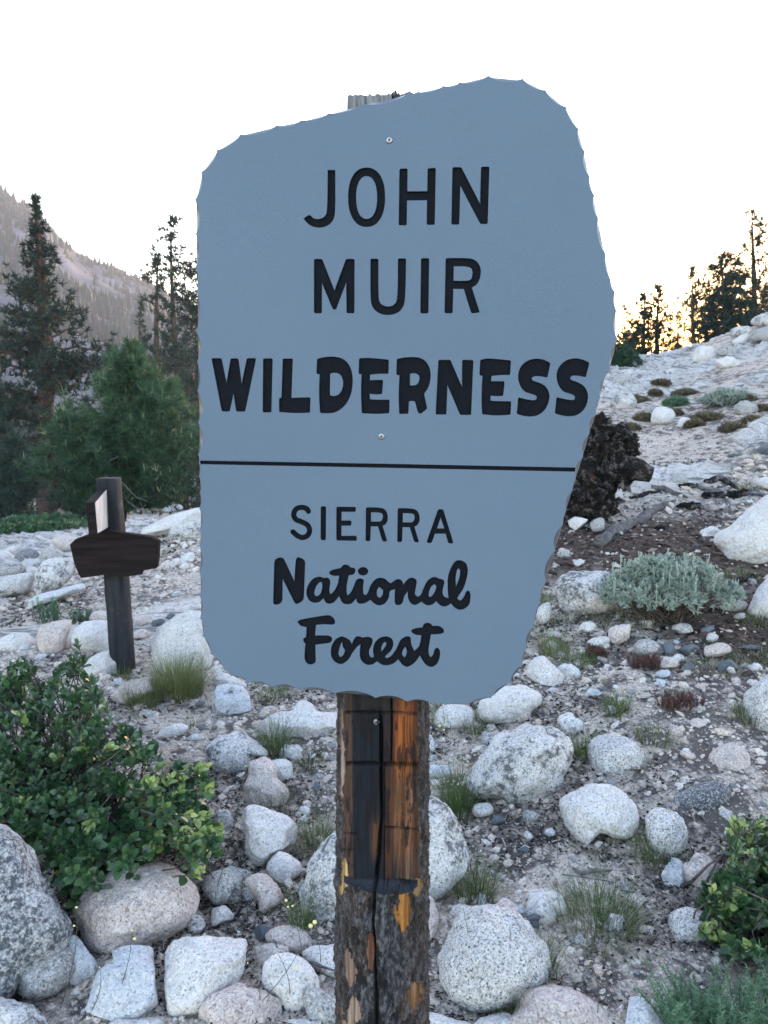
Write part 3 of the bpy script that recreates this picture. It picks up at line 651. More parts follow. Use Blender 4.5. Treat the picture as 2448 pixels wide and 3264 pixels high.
# hewn face
gr = fbm(np.stack([A2*420, ZZ*9, ZZ*0], -1), 3, 80); gr2 = fbm(np.stack([A2*110, ZZ*5, ZZ*0], -1), 3, 81)
fy = plane + .0009*gr + .0016*gr2 - .0015
for (x0, x1, yy_, dp, hh_) in ((280, 750, 235, .016, 9), (268, 742, 560, .020, 13), (535, 730, 968, .016, 9), (275, 340, 1000, .008, 8), (270, 330, 1105, .008, 7), (268, 740, 1300, .014, 13)):
    a0, z0 = pc(x0, yy_); a1, z1 = pc(x1, yy_+ (14 if x0 > 260 and x1 > 700 else 4)); zc = z0+(z1-z0)*(A2-a0)/(a1-a0) + .0012*fbm(np.stack([A2*60, A2*0, A2*0], -1), 2, 83)
    hw = hh_/1.985*PXM*1.1
    wgt = np.exp(-((ZZ-zc)/hw)**4)*((A2 > a0-.001) & (A2 < a1+.001)); fy = fy + dp*wgt
    # slight overhang of the shake above every cut
    above = sstep(.05, 0, ZZ-zc)*(ZZ > zc)*((A2 > a0) & (A2 < a1)); fy = fy - .0016*above
Y = np.where(flat, np.maximum(Y, fy), Y)
Y = np.where(inflat_z & ~flat, Y, Y)
# long drying crack
ac = np.interp(-ZZ, [-pc(505, 300)[1], -pc(503, 900)[1], -pc(475, 1250)[1], -pc(463, 1500)[1], -pc(478, 1800)[1], -pc(482, 2210)[1]], [pc(505, 300)[0], pc(503, 900)[0], pc(475, 1250)[0], pc(463, 1500)[0], pc(478, 1800)[0], pc(482, 2210)[0]])
ac = ac + .0009*fbm(np.stack([ZZ*30, ZZ*0, ZZ*0], -1), 3, 85)
cw = .0024 + .0008*fbm(np.stack([ZZ*12, ZZ*0+3, ZZ*0], -1), 2, 86)
crk = np.exp(-((A2-ac)/cw)**4)*(cy < 0)*sstep(pc(500, 250)[1]+.02, pc(500, 250)[1]-.02, ZZ)
ac2 = pc(575, 300)[0]+.0006*nz; crk2 = np.exp(-((A2-ac2)/.0014)**4)*(cy < 0)*(ZZ > pc(575, 560)[1]); ac3 = pc(523, 900)[0]
crk3 = np.exp(-((A2-ac3)/.001)**4)*(cy < 0)*(ZZ < pc(523, 560)[1])*(ZZ > z_not)
Y = Y + .012*crk + .007*crk2 + .004*crk3
# squared head above the board, ragged end grain
hd = sstep(1.70, 1.78, ZZ); sq = post_uv(1112, 330)[0]; X = np.where(hd > .5, np.clip(X, sq, .047), X)
Y = np.where(ZZ > 1.75, np.maximum(Y, -.044+.001*gr), Y)
rag = .0015*fbm(np.stack([X*300, Y*70, X*0], -1), 2, 88) + .007*sstep(.008, .02, X)*(np.abs(fbm(np.stack([X*260, Y*30, X*0], -1), 3, 89))-.3)
ZN = np.where(ZZ > z_top-.03, ZZ+rag*sstep(z_top-.03, z_top, ZZ), ZZ)
# colours of weathered wood and bark; cracks and hollows get painted shade
def cmix(a, b, t): return a*(1-t[..., None])+np.array(b)*t[..., None]
na_ = fbm(np.stack([A2*55, ZZ*3.2, ZZ*0], -1), 4, 90); nb_ = fbm(np.stack([A2*260, ZZ*6, ZZ*0], -1), 3, 91)
_, ya = pc(500, 560); px_of = lambda x: pc(x, 800)[0]
col = np.zeros(TH.shape+(3,)) + np.array([.016, .02, .026])                    # stained dark heartwood
rb = sstep(px_of(515)-.002, px_of(540), A2+.003*na_)
col = cmix(col, (.10, .038, .02), rb*sstep(-.3, .5, na_+.1))
org = sstep(px_of(572), px_of(612), A2+.004*na_)
upper = sstep(pc(0, 700)[1], pc(0, 500)[1], ZZ)
orc = cmix(np.zeros(TH.shape+(3,))+np.array([.19, .088, .045]), (.36, .10, .026), upper)
orc = cmix(orc, (.02, .016, .015), sstep(.05, .7, na_+.15)*.75)
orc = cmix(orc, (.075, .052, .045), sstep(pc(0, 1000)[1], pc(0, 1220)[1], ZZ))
wav = np.sin((A2*1500+4*fbm(np.stack([A2*60, ZZ*18, ZZ*0], -1), 3, 95))*1.0)
orc = cmix(orc, (.09, .035, .02), sstep(.1, .6, nb_+.35*wav)*.8)
orc = cmix(orc, (.42, .25, .15), sstep(.3, .8, -nb_)*.45*(1-.6*upper))
col = np.where(org[..., None] > 0, col*(1-org[..., None])+orc*org[..., None], col)
lf = sstep(px_of(330), px_of(318), A2+.001*na_); col = cmix(col, (.11, .06, .045), lf*.8*sstep(-.6, .2, na_+.3))
brn2 = np.exp(-((A2-px_of(465))/.006)**2)*sstep(pc(0, 820)[1], pc(0, 950)[1], ZZ)*sstep(pc(0, 1200)[1], pc(0, 1050)[1], ZZ); col = cmix(col, (.15, .07, .035), brn2*.8)
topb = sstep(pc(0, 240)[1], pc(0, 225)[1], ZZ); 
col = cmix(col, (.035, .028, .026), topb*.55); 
tb = topb*np.exp(-((A2-px_of(640))/.009)**2); col = cmix(col, (.27, .09, .035), tb)
head = sstep(1.6, 1.8, ZZ); col = cmix(col, (.27, .275, .29), head*.95); col = cmix(col, (.1, .1, .11), head*sstep(0, .5, nb_)*.4)
bcol = cmix(np.zeros(TH.shape+(3,))+np.array([.062, .062, .07]), (.10, .072, .06), sstep(-.2, .4, fbm(P3*[30, 30, 12], 3, 92)))
bcol = cmix(bcol, (.2, .205, .225), sstep(.15, .6, rid2+rid*.6)*.6); bcol = cmix(bcol, (.01, .01, .012), sstep(.05, .5, -rid)*.85)  # low bark relief painted near black, as shade in the furrows
side = sstep(.02, .06, np.abs(A2)); bcol = cmix(bcol, (.12, .085, .07), side*.4)
def setc(mask, cc, var=.5):
    global col
    cc = np.array(cc); t = (1+var*np.clip(nb_, -1, 1))[..., None]; col = np.where(mask[..., None], cc*t, col)
blot = fbm(np.stack([A2*90, ZZ*22, ZZ*0], -1), 4, 97, .7); col = cmix(col, (.016, .015, .018), (flat*sstep(.0, .5, blot)*.85))
setc(ltan, (.22, .165, .13), .9); setc(yel, (.44, .28, .13)); setc(yel2, (.26, .16, .08)); setc(orange_knot, (.36, .15, .045), .6); setc(red1, (.17, .075, .05)); setc(tan1, (.2, .13, .1), .9); setc(tan2, (.28, .2, .155), .9); setc(tan3, (.3, .21, .15), .9); setc(brn, (.22, .115, .06), .7)
ledge = (np.abs(ZZ-z_not) < .006) & (cy < plane+.002); col = np.where(ledge[..., None], np.array([.03, .035, .045]), col)
crack_shade = np.clip(crk+crk2+crk3, 0, 1); col = col*(1-.75*crack_shade[..., None]); bcol = bcol*.75*(1-.9*crack_shade[..., None])  # shade inside the cracks is painted by darkening their colour
na, nr = TH.shape; Vp = np.stack([X, Y, ZN], -1).reshape(-1, 3)
ii, jj = np.meshgrid(np.arange(na-1), np.arange(nr-1), indexing='ij'); q = (ii*nr+jj).ravel(); quads = np.stack([q, q+nr, q+nr+1, q+1], 1)
wv = (wood | (ZZ > 1.62)).reshape(-1); fw = wv[quads].sum(1) >= 2
PM = Matrix(((SU[0], -SN[0], 0, 0), (SU[1], -SN[1], 0, 0), (0, 0, 1, 0), (0, 0, 0, 1)))
axis = S0 + SU*POSTU + SN*AXW; PM = Matrix.Translation((float(axis[0]), float(axis[1]), 0)) @ PM
def submesh(name, sel, colr, extra=None):
    f_ = quads[sel]; u, inv = np.unique(f_, return_inverse=True); fl = [inv.reshape(f_.shape)]; Vv = Vp[u]; cc = colr.reshape(-1, 3)[u]
    if extra is not None:
        base = len(Vv); Vv = np.concatenate([Vv, extra[0]]); fl.append(extra[1]+base); cc = np.concatenate([cc, np.zeros((len(extra[0]), 3))+extra[2]])
    return mk_mesh(name, Vv, fl, True, None, {'col': cc})
topring = Vp.reshape(na, nr, 3)[:, -1]; cen = topring.mean(0)[None]+[[0, 0, -.004]]
capV = np.concatenate([cen, topring]); k_ = np.arange(na-1); capF = np.stack([k_*0, k_+1, k_+2], 1)
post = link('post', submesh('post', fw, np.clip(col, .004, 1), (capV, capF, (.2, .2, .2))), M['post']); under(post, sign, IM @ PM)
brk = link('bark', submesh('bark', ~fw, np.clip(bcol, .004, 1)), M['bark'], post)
pm_inv = PM.inverted() @ SMAT
s_ = screw(950+496/1.985, 2150+300/1.985, post, pm_inv, -BD-.0005-.0005)
# ------------------------------------------------------------------ rocks
def ico(sub):
    t = (1+5**.5)/2; V = [(-1, t, 0), (1, t, 0), (-1, -t, 0), (1, -t, 0), (0, -1, t), (0, 1, t), (0, -1, -t), (0, 1, -t), (t, 0, -1), (t, 0, 1), (-t, 0, -1), (-t, 0, 1)]
    Fc = [(0,11,5),(0,5,1),(0,1,7),(0,7,10),(0,10,11),(1,5,9),(5,11,4),(11,10,2),(10,7,6),(7,1,8),(3,9,4),(3,4,2),(3,2,6),(3,6,8),(3,8,9),(4,9,5),(2,4,11),(6,2,10),(8,6,7),(9,8,1)]
    V = [np.array(v)/np.linalg.norm(v) for v in V]
    for _ in range(sub):
        cache = {}; nf = []
        def mid(a, b):
            k = (min(a, b), max(a, b))
            if k not in cache: m = V[a]+V[b]; V.append(m/np.linalg.norm(m)); cache[k] = len(V)-1
            return cache[k]
        for a, b, c_ in Fc:
            ab, bc, ca = mid(a, b), mid(b, c_), mid(c_, a); nf += [(a, ab, ca), (b, bc, ab), (c_, ca, bc), (ab, bc, ca)]
        Fc = nf
    return np.array(V), np.array(Fc)
ICO = {k: ico(k) for k in range(0, 6)}
def chip(V, k, depth, seed, toward=None):
    """cut planes: whatever sticks out beyond each plane is pressed back onto it"""
    r = np.random.default_rng(seed); ext = V.std(0)*2
    for _ in range(k):
        n_ = r.normal(size=3); 
        if toward is not None: n_ = n_ + np.array(toward)*1.1
        n_ /= np.linalg.norm(n_); s = V @ n_; m = s.max()*(1-depth*r.uniform(.4, 1.1)); ov = np.clip(s-m, 0, None); V = V - (ov*.93)[:, None]*n_
    return V
ROCKN = 0
def rock(pts, fr, mat, label, ang=0, thick=1.0, lift=0.0, cat='boulder', group=None, sub=None, base=None, name=None, rough=1.0, Y=None):
    """boulder whose outline was traced as seen from the camera; it has its own distance, width and depth"""
    global ROCKN; ROCKN += 1; seed = ROCKN*13
    P = np.array([(fr[0]+x/fr[2], fr[1]+y/fr[2]) for x, y in pts]); c0 = (P.min(0)+P.max(0))/2; sz = P.max(0)-P.min(0)
    by = P[:, 1].max()-.10*sz[1] if base is None else fr[1]+base/fr[2]
    _, s0 = hit(c0[0], by)
    wd = sz*s0/F; T = .5*(wd[0]*.55+wd[1]*.45)*thick
    sC = s0 + T*.45; C = EYEV + sC*ray(c0[0], c0[1]); C[2] += lift
    vd = ray(c0[0], c0[1]); vd = vd/np.linalg.norm(vd); rt = np.cross(vd, [0, 0, 1.]); rt /= np.linalg.norm(rt); up = np.cross(rt, vd)
    Q = EYEV + sC*ray(P[:, 0], P[:, 1]) - (C-[0, 0, lift]); a = Q @ rt; b = Q @ up
    # dense smooth outline -> radius by angle
    D = np.stack([a, b], 1); n_ = len(D); dense = []
    for i in range(n_):
        p0, p1, p2, p3 = D[i-1], D[i], D[(i+1) % n_], D[(i+2) % n_]
        for t in np.linspace(0, 1, 14, endpoint=False): dense.append(.5*((2*p1)+(-p0+p2)*t+(2*p0-5*p1+4*p2-p3)*t*t+(-p0+3*p1-3*p2+p3)*t**3) if ang < 3 else p1*(1-t)+p2*t)
    dense = np.array(dense); cc = dense.mean(0); dense = dense-cc; an = np.arctan2(dense[:, 1], dense[:, 0]); ra = np.hypot(dense[:, 0], dense[:, 1]); o_ = np.argsort(an); an, ra = an[o_], ra[o_]
    an = np.concatenate([an-2*np.pi, an, an+2*np.pi]); ra = np.tile(ra, 3)
    px_w = sz.max()*.3137
    if sub is None and ang == 3: sub = 5 if px_w > 25 else 4
    if sub is None: sub = 5 if px_w > 55 else 4 if px_w > 18 else 3
    Vi, Fi = ICO[sub]; nx_, ny_, nz_ = Vi[:, 0], Vi[:, 1], Vi[:, 2]
    phi = np.arctan2(ny_, nx_); s = np.hypot(nx_, ny_); rr = np.interp(phi, an, ra)
    pw = (1.0, .85, .75, .5)[ang]
    s = s**pw; zt = np.sign(nz_)*np.abs(nz_)**(.6 if ang == 3 else 1)*T
    a, b = cc[0]+s*rr*np.cos(phi), cc[1]+s*rr*np.sin(phi)
    # the crown of the rock leans away, its foot comes forward
    V = np.stack([a, b, -zt - .28*T*s*np.sin(phi)*-1*(1)], 1)
    size = wd.mean()
    if ang: V = chip(V, 6+5*ang, (.14, .2, .34)[ang-1], seed, (0, .35, -1.0))
    if ang == 3: rough *= .35
    W3 = V[:, :1]*rt + V[:, 1:2]*up + V[:, 2:]*vd
    nrm = W3/np.maximum(1e-6, np.linalg.norm(W3, axis=1))[:, None]
    q = W3/size + seed*3.7
    W3 = W3 + nrm*size*rough*(.045*fbm(q*2.2, 4, seed)+.014*fbm(q*9, 3, seed+5)+(.006*fbm(q*28, 2, seed+6) if sub > 4 else 0))[:, None]
    zb = terr_smooth(C[0], C[1])
    nm = name or ('boulder' if size > .16 else 'stone')
    loc = Vector((C[0], C[1], C[2]))
    me = mk_mesh(nm, W3, Fi, ang < 3)
    o = link(nm, me, M[mat], None, loc); tag(o, label, cat, group)
    return o
K = (0, 1500, 2.074); Lf = (0, 1950, 1.508); Rf = (1300, 2150, 1.445); Mf = (1600, 1400, 1.956); Tf = (1700, 640, 2.218); Cf = (600, 2100, 2.765)
RK = [
# --- lower left
(Lf, [(365,1420),(400,1360),(470,1300),(560,1250),(660,1222),(790,1212),(860,1245),(920,1310),(942,1390),(930,1450),(880,1510),(780,1570),(660,1610),(540,1640),(470,1625),(410,1570),(375,1500)], 'pink', 'large smooth pinkish oval boulder below the leafy bush', 0, 1.0),
(Lf, [(-230,1010),(-60,975),(20,1010),(110,1080),(180,1170),(240,1310),(300,1440),(330,1520),(300,1600),(200,1660),(100,1740),(0,1860),(-230,1900)], 'heavy', 'huge dark lichen-blotched boulder at the left edge under the bush', 0, .8),
(Lf, [(75,1720),(110,1660),(190,1615),(270,1603),(340,1625),(368,1680),(355,1740),(300,1800),(220,1850),(160,1875),(110,1860),(80,1800)], 'grey', 'rounded light grey rock leaning on the huge lichen-blotched boulder', 0, 1.0),
(Lf, [(325,1560),(370,1545),(430,1640),(480,1700),(470,1740),(400,1800),(340,1790)], 'blue', 'small bluish wedge rock squeezed beneath the pinkish oval boulder', 3, 1.0),
(Lf, [(535,1625),(640,1600),(740,1598),(800,1640),(806,1800),(790,1900),(720,1945),(560,1960),(440,1955),(405,1900),(412,1830),(480,1720),(540,1660)], 'blue', 'bluish white angular boulder left of the speckled white wedge boulder', 2, .9),
(Lf, [(795,1650),(820,1590),(850,1572),(1000,1562),(1165,1550),(1190,1580),(1190,1680),(1160,1760),(1080,1840),(960,1930),(880,1940),(820,1905),(805,1800)], 'white', 'flat-topped white granite wedge boulder with fine dark specks', 2, .9),
(Lf, [(955,1940),(990,1870),(1080,1820),(1150,1776),(1230,1790),(1300,1850),(1340,1880),(1330,1960),(1250,2050),(1000,2050)], 'pink', 'pale pinkish cracked boulder at the bottom edge left of the post', 2, .9),
(Lf, [(1258,1700),(1290,1650),(1340,1630),(1420,1640),(1500,1700),(1535,1790),(1520,1880),(1450,1925),(1390,1920),(1330,1860),(1265,1790)], 'white', 'bright white egg-shaped boulder just left of the post foot', 0, 1.0),
(Lf, [(-80,1860),(40,1862),(150,1890),(230,1960),(280,2050),(200,2140),(-80,2150)], 'lich', 'bluish speckled boulder cut by the bottom left corner', 0, 1.0),
(Lf, [(525,1975),(600,1950),(720,1945),(810,1965),(830,2050),(520,2060)], 'white', 'white rock barely showing at the bottom edge below the bluish white boulder', 1, 1.0),
(Lf, [(1340,1985),(1430,1950),(1540,1960),(1590,1990),(1600,2070),(1330,2070)], 'white', 'white rock barely showing at the bottom edge beside the post', 1, 1.0),
(Lf, [(978,1320),(1010,1260),(1080,1235),(1140,1245),(1160,1290),(1158,1370),(1120,1400),(1040,1412),(1005,1380)], 'grey', 'blocky rounded grey rock right of the pinkish oval boulder', 1, 1.0),
(Lf, [(1172,1290),(1210,1262),(1270,1258),(1320,1290),(1355,1340),(1350,1390),(1310,1430),(1270,1455),(1245,1430),(1240,1390),(1200,1340)], 'pink', 'bent pinkish white rock between the blocky grey rock and the tall boulder behind the post', 0, 1.0),
(Lf, [(1280,1240),(1300,1180),(1345,1148),(1400,1165),(1448,1210),(1445,1260),(1410,1290),(1350,1312),(1300,1290)], 'white', 'round white rock just below the cone-shaped white rock', 1, 1.0),
(Lf, [(1145,920),(1180,912),(1290,950),(1380,990),(1440,1050),(1430,1110),(1370,1140),(1310,1170),(1270,1215),(1230,1210),(1190,1150),(1170,1060),(1155,980)], 'white', 'cone-shaped white granite rock with a sharp upper left corner', 2, 1.0),
(Lf, [(1200,720),(1240,690),(1290,705),(1330,745),(1330,800),(1370,840),(1382,890),(1360,940),(1300,955),(1210,945),(1165,900),(1165,840),(1190,790)], 'pink', 'upright pinkish rock with grass growing against its foot', 1, 1.0),
(Lf, [(1290,725),(1330,708),(1370,707),(1405,725),(1412,780),(1385,820),(1340,818),(1300,780)], 'white', 'smooth white rock peeking out behind the upright pinkish rock', 0, 1.0),
(Lf, [(985,660),(1030,610),(1090,585),(1170,580),(1230,625),(1290,690),(1230,700),(1190,760),(1120,780),(1040,760),(1000,710)], 'lich', 'low half-buried grey boulder right of the leafy bush tips', 0, .9),
(Lf, [(1240,540),(1290,500),(1340,480),(1400,470),(1430,432),(1465,425),(1500,445),(1540,480),(1640,490),(1640,560),(1580,600),(1500,610),(1400,600),(1350,620),(1280,630),(1240,590)], 'white', 'long white slab rock with a raised hump left of the post top', 2, .9),
(Lf, [(1245,500),(1265,460),(1310,452),(1345,480),(1300,500),(1260,520)], 'pink', 'small pink stone resting behind the long white slab rock', 1, 1.0),
(Lf, [(1040,345),(1100,335),(1170,350),(1200,400),(1210,470),(1150,490),(1070,500),(1040,520),(1000,500),(1000,470),(1030,400)], 'blue', 'angular block with blue-grey left half below the sign board corner', 3, .9),
(Lf, [(1018,315),(1050,290),(1100,300),(1170,335),(1185,365),(1100,370),(1040,355)], 'white', 'white cap stone directly behind the angular blue-grey block', 2, 1.0),
(Lf, [(1640,1030),(1560,1090),(1500,1170),(1460,1250),(1440,1340),(1450,1420),(1500,1480),(1560,1500),(1760,1500),(1790,1250),(1740,1080)], 'lich', 'tall slanting granite boulder mostly hidden behind the post', 1, .7),
(Lf, [(1275,1570),(1300,1520),(1370,1502),(1440,1510),(1490,1550),(1498,1600),(1450,1640),(1380,1640),(1320,1610)], 'pink', 'oval pinkish grey rock above the bright white egg-shaped boulder', 0, 1.0),
(Lf, [(1195,1540),(1250,1505),(1310,1492),(1330,1510),(1290,1560),(1230,1585),(1200,1575)], 'slate', 'dark slate chunk beside the oval pinkish grey rock', 3, .9),
(Lf, [(1228,1650),(1260,1605),(1330,1592),(1390,1610),(1380,1660),(1300,1700),(1240,1710)], 'pink', 'small pink rock wedged behind the bright white egg-shaped boulder', 1, 1.0),
(Lf, [(1450,1650),(1500,1605),(1600,1600),(1680,1610),(1680,1760),(1560,1760),(1500,1700)], 'white', 'white granite rock touching the left side of the post near its foot', 1, 1.0),
(Lf, [(1440,1800),(1530,1790),(1600,1830),(1640,1960),(1600,2010),(1500,1990),(1470,1900)], 'grey', 'brownish grey rock between the egg-shaped boulder and the post', 2, .8),
(Lf, [(1005,1440),(1050,1415),(1110,1430),(1130,1470),(1080,1490),(1020,1510)], 'white', 'small flat white rock below the blocky grey rock', 2, .9),
(Lf, [(885,1510),(920,1460),(960,1458),(990,1500),(970,1540),(920,1550)], 'speck', 'small speckled stone touching the right end of the pinkish oval boulder', 1, 1.0),
(Lf, [(180,120),(200,70),(250,45),(330,35),(345,60),(330,120),(310,180),(270,215),(210,218),(185,180)], 'pink', 'rounded pinkish boulder behind the top of the leafy bush', 0, 1.0),
(Lf, [(330,130),(370,70),(430,45),(520,45),(545,60),(560,190),(450,200),(360,190)], 'white', 'broad white boulder left of the dark trail post', 0, .9),
(Lf, [(400,270),(440,220),(520,185),(570,180),(580,300),(500,325),(410,320)], 'white', 'white slab rock at the foot of the dark trail post', 1, .8),
(Lf, [(-40,160),(20,120),(90,105),(160,120),(175,190),(100,210),(-30,210)], 'white', 'low white rock at the left edge behind the bush', 0, .9),
(Lf, [(715,60),(760,35),(800,30),(790,60),(740,75)], 'slate', 'thin blue slate shard on the pale slab right of the dark trail post', 3, .6),
(Lf, [(735,215),(750,110),(800,40),(900,-10),(970,-20),(1010,60),(1020,250),(960,290),(850,300),(770,285)], 'white', 'broad white slab with dark lichen behind the yellow-green grass clump', 1, .7),
(Lf, [(530,400),(600,340),(680,315),(740,320),(760,360),(700,400),(640,430),(600,460),(540,430)], 'pink', 'sloping pale rock left of the yellow-green grass clump', 1, .7),
(Lf, [(925,445),(960,425),(995,428),(980,450),(940,462)], 'slate', 'small blue-grey flake left of the angular blue-grey block', 3, .5),
(Lf, [(915,575),(950,545),(1000,535),(995,555),(950,580)], 'slate', 'thin dark slate flake right of the leafy bush', 3, .5),
(Lf, [(750,600),(800,555),(870,540),(905,560),(860,600),(790,615)], 'white', 'low pale rock above the leafy bush tips', 0, .7),
(Lf, [(905,605),(930,588),(970,590),(980,612),(930,624)], 'white', 'tiny white stone right of the low pale rock above the bush', 1, .8),
(Lf, [(1030,980),(1070,945),(1110,970),(1120,1040),(1080,1070),(1040,1050)], 'grey', 'shaded grey rock tucked behind the right edge of the bush', 1, 1.0),
(Lf, [(540,1470),(560,1440),(600,1450),(600,1480)], 'white', 'x', 0, 1.0),
# --- lower right
(Rf, [(128,1330),(150,1260),(200,1160),(270,1090),(370,1070),(470,1080),(550,1140),(610,1220),(640,1300),(620,1400),(560,1480),(460,1530),(330,1550),(240,1530),(170,1470),(135,1400)], 'speck', 'big round salt-and-pepper speckled boulder right of the post foot', 0, 1.0),
(Rf, [(480,1560),(520,1500),(560,1450),(640,1428),(740,1440),(830,1480),(900,1540),(950,1610),(960,1720),(460,1740),(400,1640)], 'pink', 'cracked peach and white boulder at the bottom edge in front of the speckled boulder', 1, 1.0),
(Rf, [(290,1620),(360,1570),(450,1560),(520,1600),(540,1700),(290,1720)], 'white', 'low pale shoulder rock adjoining the cracked peach boulder at the bottom edge', 0, 1.0),
(Rf, [(40,1570),(80,1552),(130,1558),(220,1590),(290,1620),(300,1720),(40,1740)], 'white', 'smooth white rock at the bottom edge touching the right side of the post', 0, 1.0),
(Rf, [(1020,1485),(1070,1478),(1120,1530),(1180,1560),(1200,1620),(1190,1720),(1000,1720),(1005,1600)], 'blue', 'angular bluish white rock at the bottom edge beside the feathery plant', 3, 1.0),
(Rf, [(275,500),(300,430),(360,330),(420,265),(500,242),(600,240),(690,265),(740,320),(735,420),(700,500),(620,575),(520,600),(400,580),(310,560)], 'lich', 'large half-buried dome boulder with scattered dark lichen right of the post', 0, .9),
(Rf, [(830,340),(870,280),(930,262),(1000,280),(1070,330),(1092,390),(1060,460),(980,485),(890,478),(845,440)], 'speck', 'rounded speckled white boulder right of the large dome boulder', 0, 1.0),
(Rf, [(700,600),(740,550),(810,505),(880,495),(960,515),(1040,570),(1065,640),(1060,700),(1020,750),(950,745),(890,725),(830,775),(790,760),(740,700)], 'white', 'bright smooth white boulder with an overhanging lower edge', 1, .9),
(Rf, [(1088,660),(1130,612),(1200,620),(1260,660),(1282,720),(1270,800),(1220,850),(1150,840),(1110,790),(1092,720)], 'speck', 'upright egg-shaped granite rock right of the bright smooth white boulder', 0, 1.0),
(Rf, [(1185,590),(1220,550),(1300,515),(1400,495),(1450,505),(1482,550),(1470,600),(1400,640),(1300,650),(1220,630)], 'dark', 'dark grey sausage-shaped rock lying above the upright granite rock', 0, 1.0),
(Rf, [(1385,390),(1410,340),(1470,318),(1540,330),(1578,380),(1575,450),(1530,495),(1440,490),(1395,440)], 'pink', 'rounded pinkish speckled rock above the dark sausage-shaped rock', 0, 1.0),
(Rf, [(1545,120),(1570,60),(1630,10),(1720,-10),(1780,150),(1740,290),(1620,285),(1570,230)], 'speck', 'large speckled boulder cut by the right edge above the leafy bush', 0, 1.0),
(Rf, [(1195,1140),(1220,1090),(1280,1070),(1340,1085),(1390,1130),(1410,1190),(1360,1240),(1280,1245),(1215,1210)], 'speck', 'round speckled rock partly covered by the right-hand leafy bush', 0, 1.0),
(Rf, [(970,1005),(1030,1005),(1095,1010),(1115,1060),(1060,1080),(985,1070)], 'pink', 'flat pinkish plate rock behind the wide grass tussock', 3, .6),
(Rf, [(803,1370),(850,1350),(920,1360),(945,1390),(900,1415),(830,1412)], 'slate', 'flat bluish slate plate below the wide grass tussock', 3, .5),
(Rf, [(20,560),(80,548),(130,560),(190,610),(240,690),(270,780),(280,860),(240,930),(190,990),(130,1040),(20,1060)], 'lich', 'tall lichen-spotted boulder showing right of the post middle', 0, .8),
(Rf, [(30,1010),(90,1010),(138,1100),(130,1180),(90,1250),(30,1250)], 'pink', 'pale boulder edge showing right of the post below the lichen-spotted one', 0, .9),
(Rf, [(330,130),(400,80),(460,52),(540,55),(600,80),(620,110),(590,160),(520,210),(400,230),(340,200)], 'white', 'big smooth white rock right below the sign board corner', 0, .9),
(Rf, [(120,200),(150,145),(210,140),(280,145),(310,180),(300,240),(200,260),(130,240)], 'white', 'white rock below the sign board just right of the post top', 0, .9),
(Rf, [(475,200),(500,165),(550,158),(570,185),(550,215),(490,222)], 'pink', 'small pinkish stone in front of the big smooth white rock', 1, 1.0),
(Rf, [(295,620),(320,595),(370,588),(390,615),(380,645),(320,655)], 'white', 'small white rock below the large half-buried dome boulder', 1, 1.0),
(Rf, [(370,680),(400,650),(440,645),(455,690),(410,695)], 'slate', 'dark slate chip beside the small white rock under the dome boulder', 3, .7),
(Rf, [(500,805),(540,788),(570,800),(550,820),(515,820)], 'slate', 'dark slate flake on the gravel below the bright smooth white boulder', 3, .6),
(Rf, [(1450,725),(1490,700),(1540,710),(1550,760),(1510,785),(1460,765)], 'speck', 'small speckled rock at the upper left edge of the right-hand bush', 0, 1.0),
(Rf, [(80,430),(120,415),(190,420),(205,460),(150,475),(85,470)], 'blue', 'low grey-white rock beside the post left of the dome boulder', 0, .8),
(Rf, [(770,90),(800,65),(850,68),(855,95),(810,102)], 'white', 'small white stone upslope of the rounded speckled white boulder', 2, .9),
(Rf, [(640,85),(660,62),(690,66),(695,90),(660,98)], 'pink', 'small pink stone right of the big smooth white rock', 1, .9),
(Rf, [(1415,830),(1440,812),(1460,825),(1450,845),(1425,845)], 'white', 'tiny white stone left of the right-hand leafy bush', 1, .9),
(Rf, [(630,715),(665,705),(680,730),(660,745),(635,735)], 'blue', 'tiny bluish chip left of the overhang of the bright white boulder', 2, .8),
(Rf, [(1665,1300),(1655,1420),(1660,1550),(1640,1640),(1760,1680),(1860,1300)], 'dark', 'dark grey boulder edge at the bottom right corner', 0, .8),
# --- middle right
(Mf, [(318,920),(340,860),(400,825),(480,812),(620,810),(700,850),(720,950),(690,1060),(600,1090),(480,1100),(400,1090),(350,1020)], 'lich', 'large rounded boulder with blue-black lichen left of the sage bush', 0, .9),
(Mf, [(150,1460),(180,1390),(250,1345),(300,1390),(370,1450),(405,1510),(390,1545),(300,1555),(200,1540),(155,1510)], 'white', 'triangular white granite rock right of the lower sign edge', 2, 1.0),
(Mf, [(1330,640),(1345,580),(1400,540),(1480,460),(1560,410),(1659,360),(1840,340),(1900,600),(1760,760),(1550,790),(1440,795),(1380,760),(1360,690)], 'white', 'very large pale boulder at the right edge behind the sage bush', 0, .8),
(Mf, [(1530,1100),(1560,1020),(1600,930),(1659,870),(1760,850),(1820,1000),(1780,1140),(1640,1145)], 'white', 'pale granite boulder at the right edge below the very large boulder', 0, .9),
(Mf, [(662,1210),(680,1170),(740,1155),(800,1160),(808,1210),(780,1250),(720,1280),(670,1265)], 'pink', 'blocky pinkish rock below the sage bush', 2, 1.0),
(Mf, [(475,1180),(510,1140),(560,1138),(585,1165),(570,1205),(500,1205)], 'white', 'small pale rock left of the blocky pinkish rock', 1, 1.0),
(Mf, [(530,1265),(580,1235),(660,1225),(670,1275),(600,1295),(545,1290)], 'white', 'flat pale rock below left of the blocky pinkish rock', 2, .8),
(Mf, [(1250,1310),(1290,1280),(1370,1268),(1420,1290),(1435,1320),(1370,1345),(1280,1365)], 'pink', 'oblong whitish rock above the dark slates on the right', 1, .9),
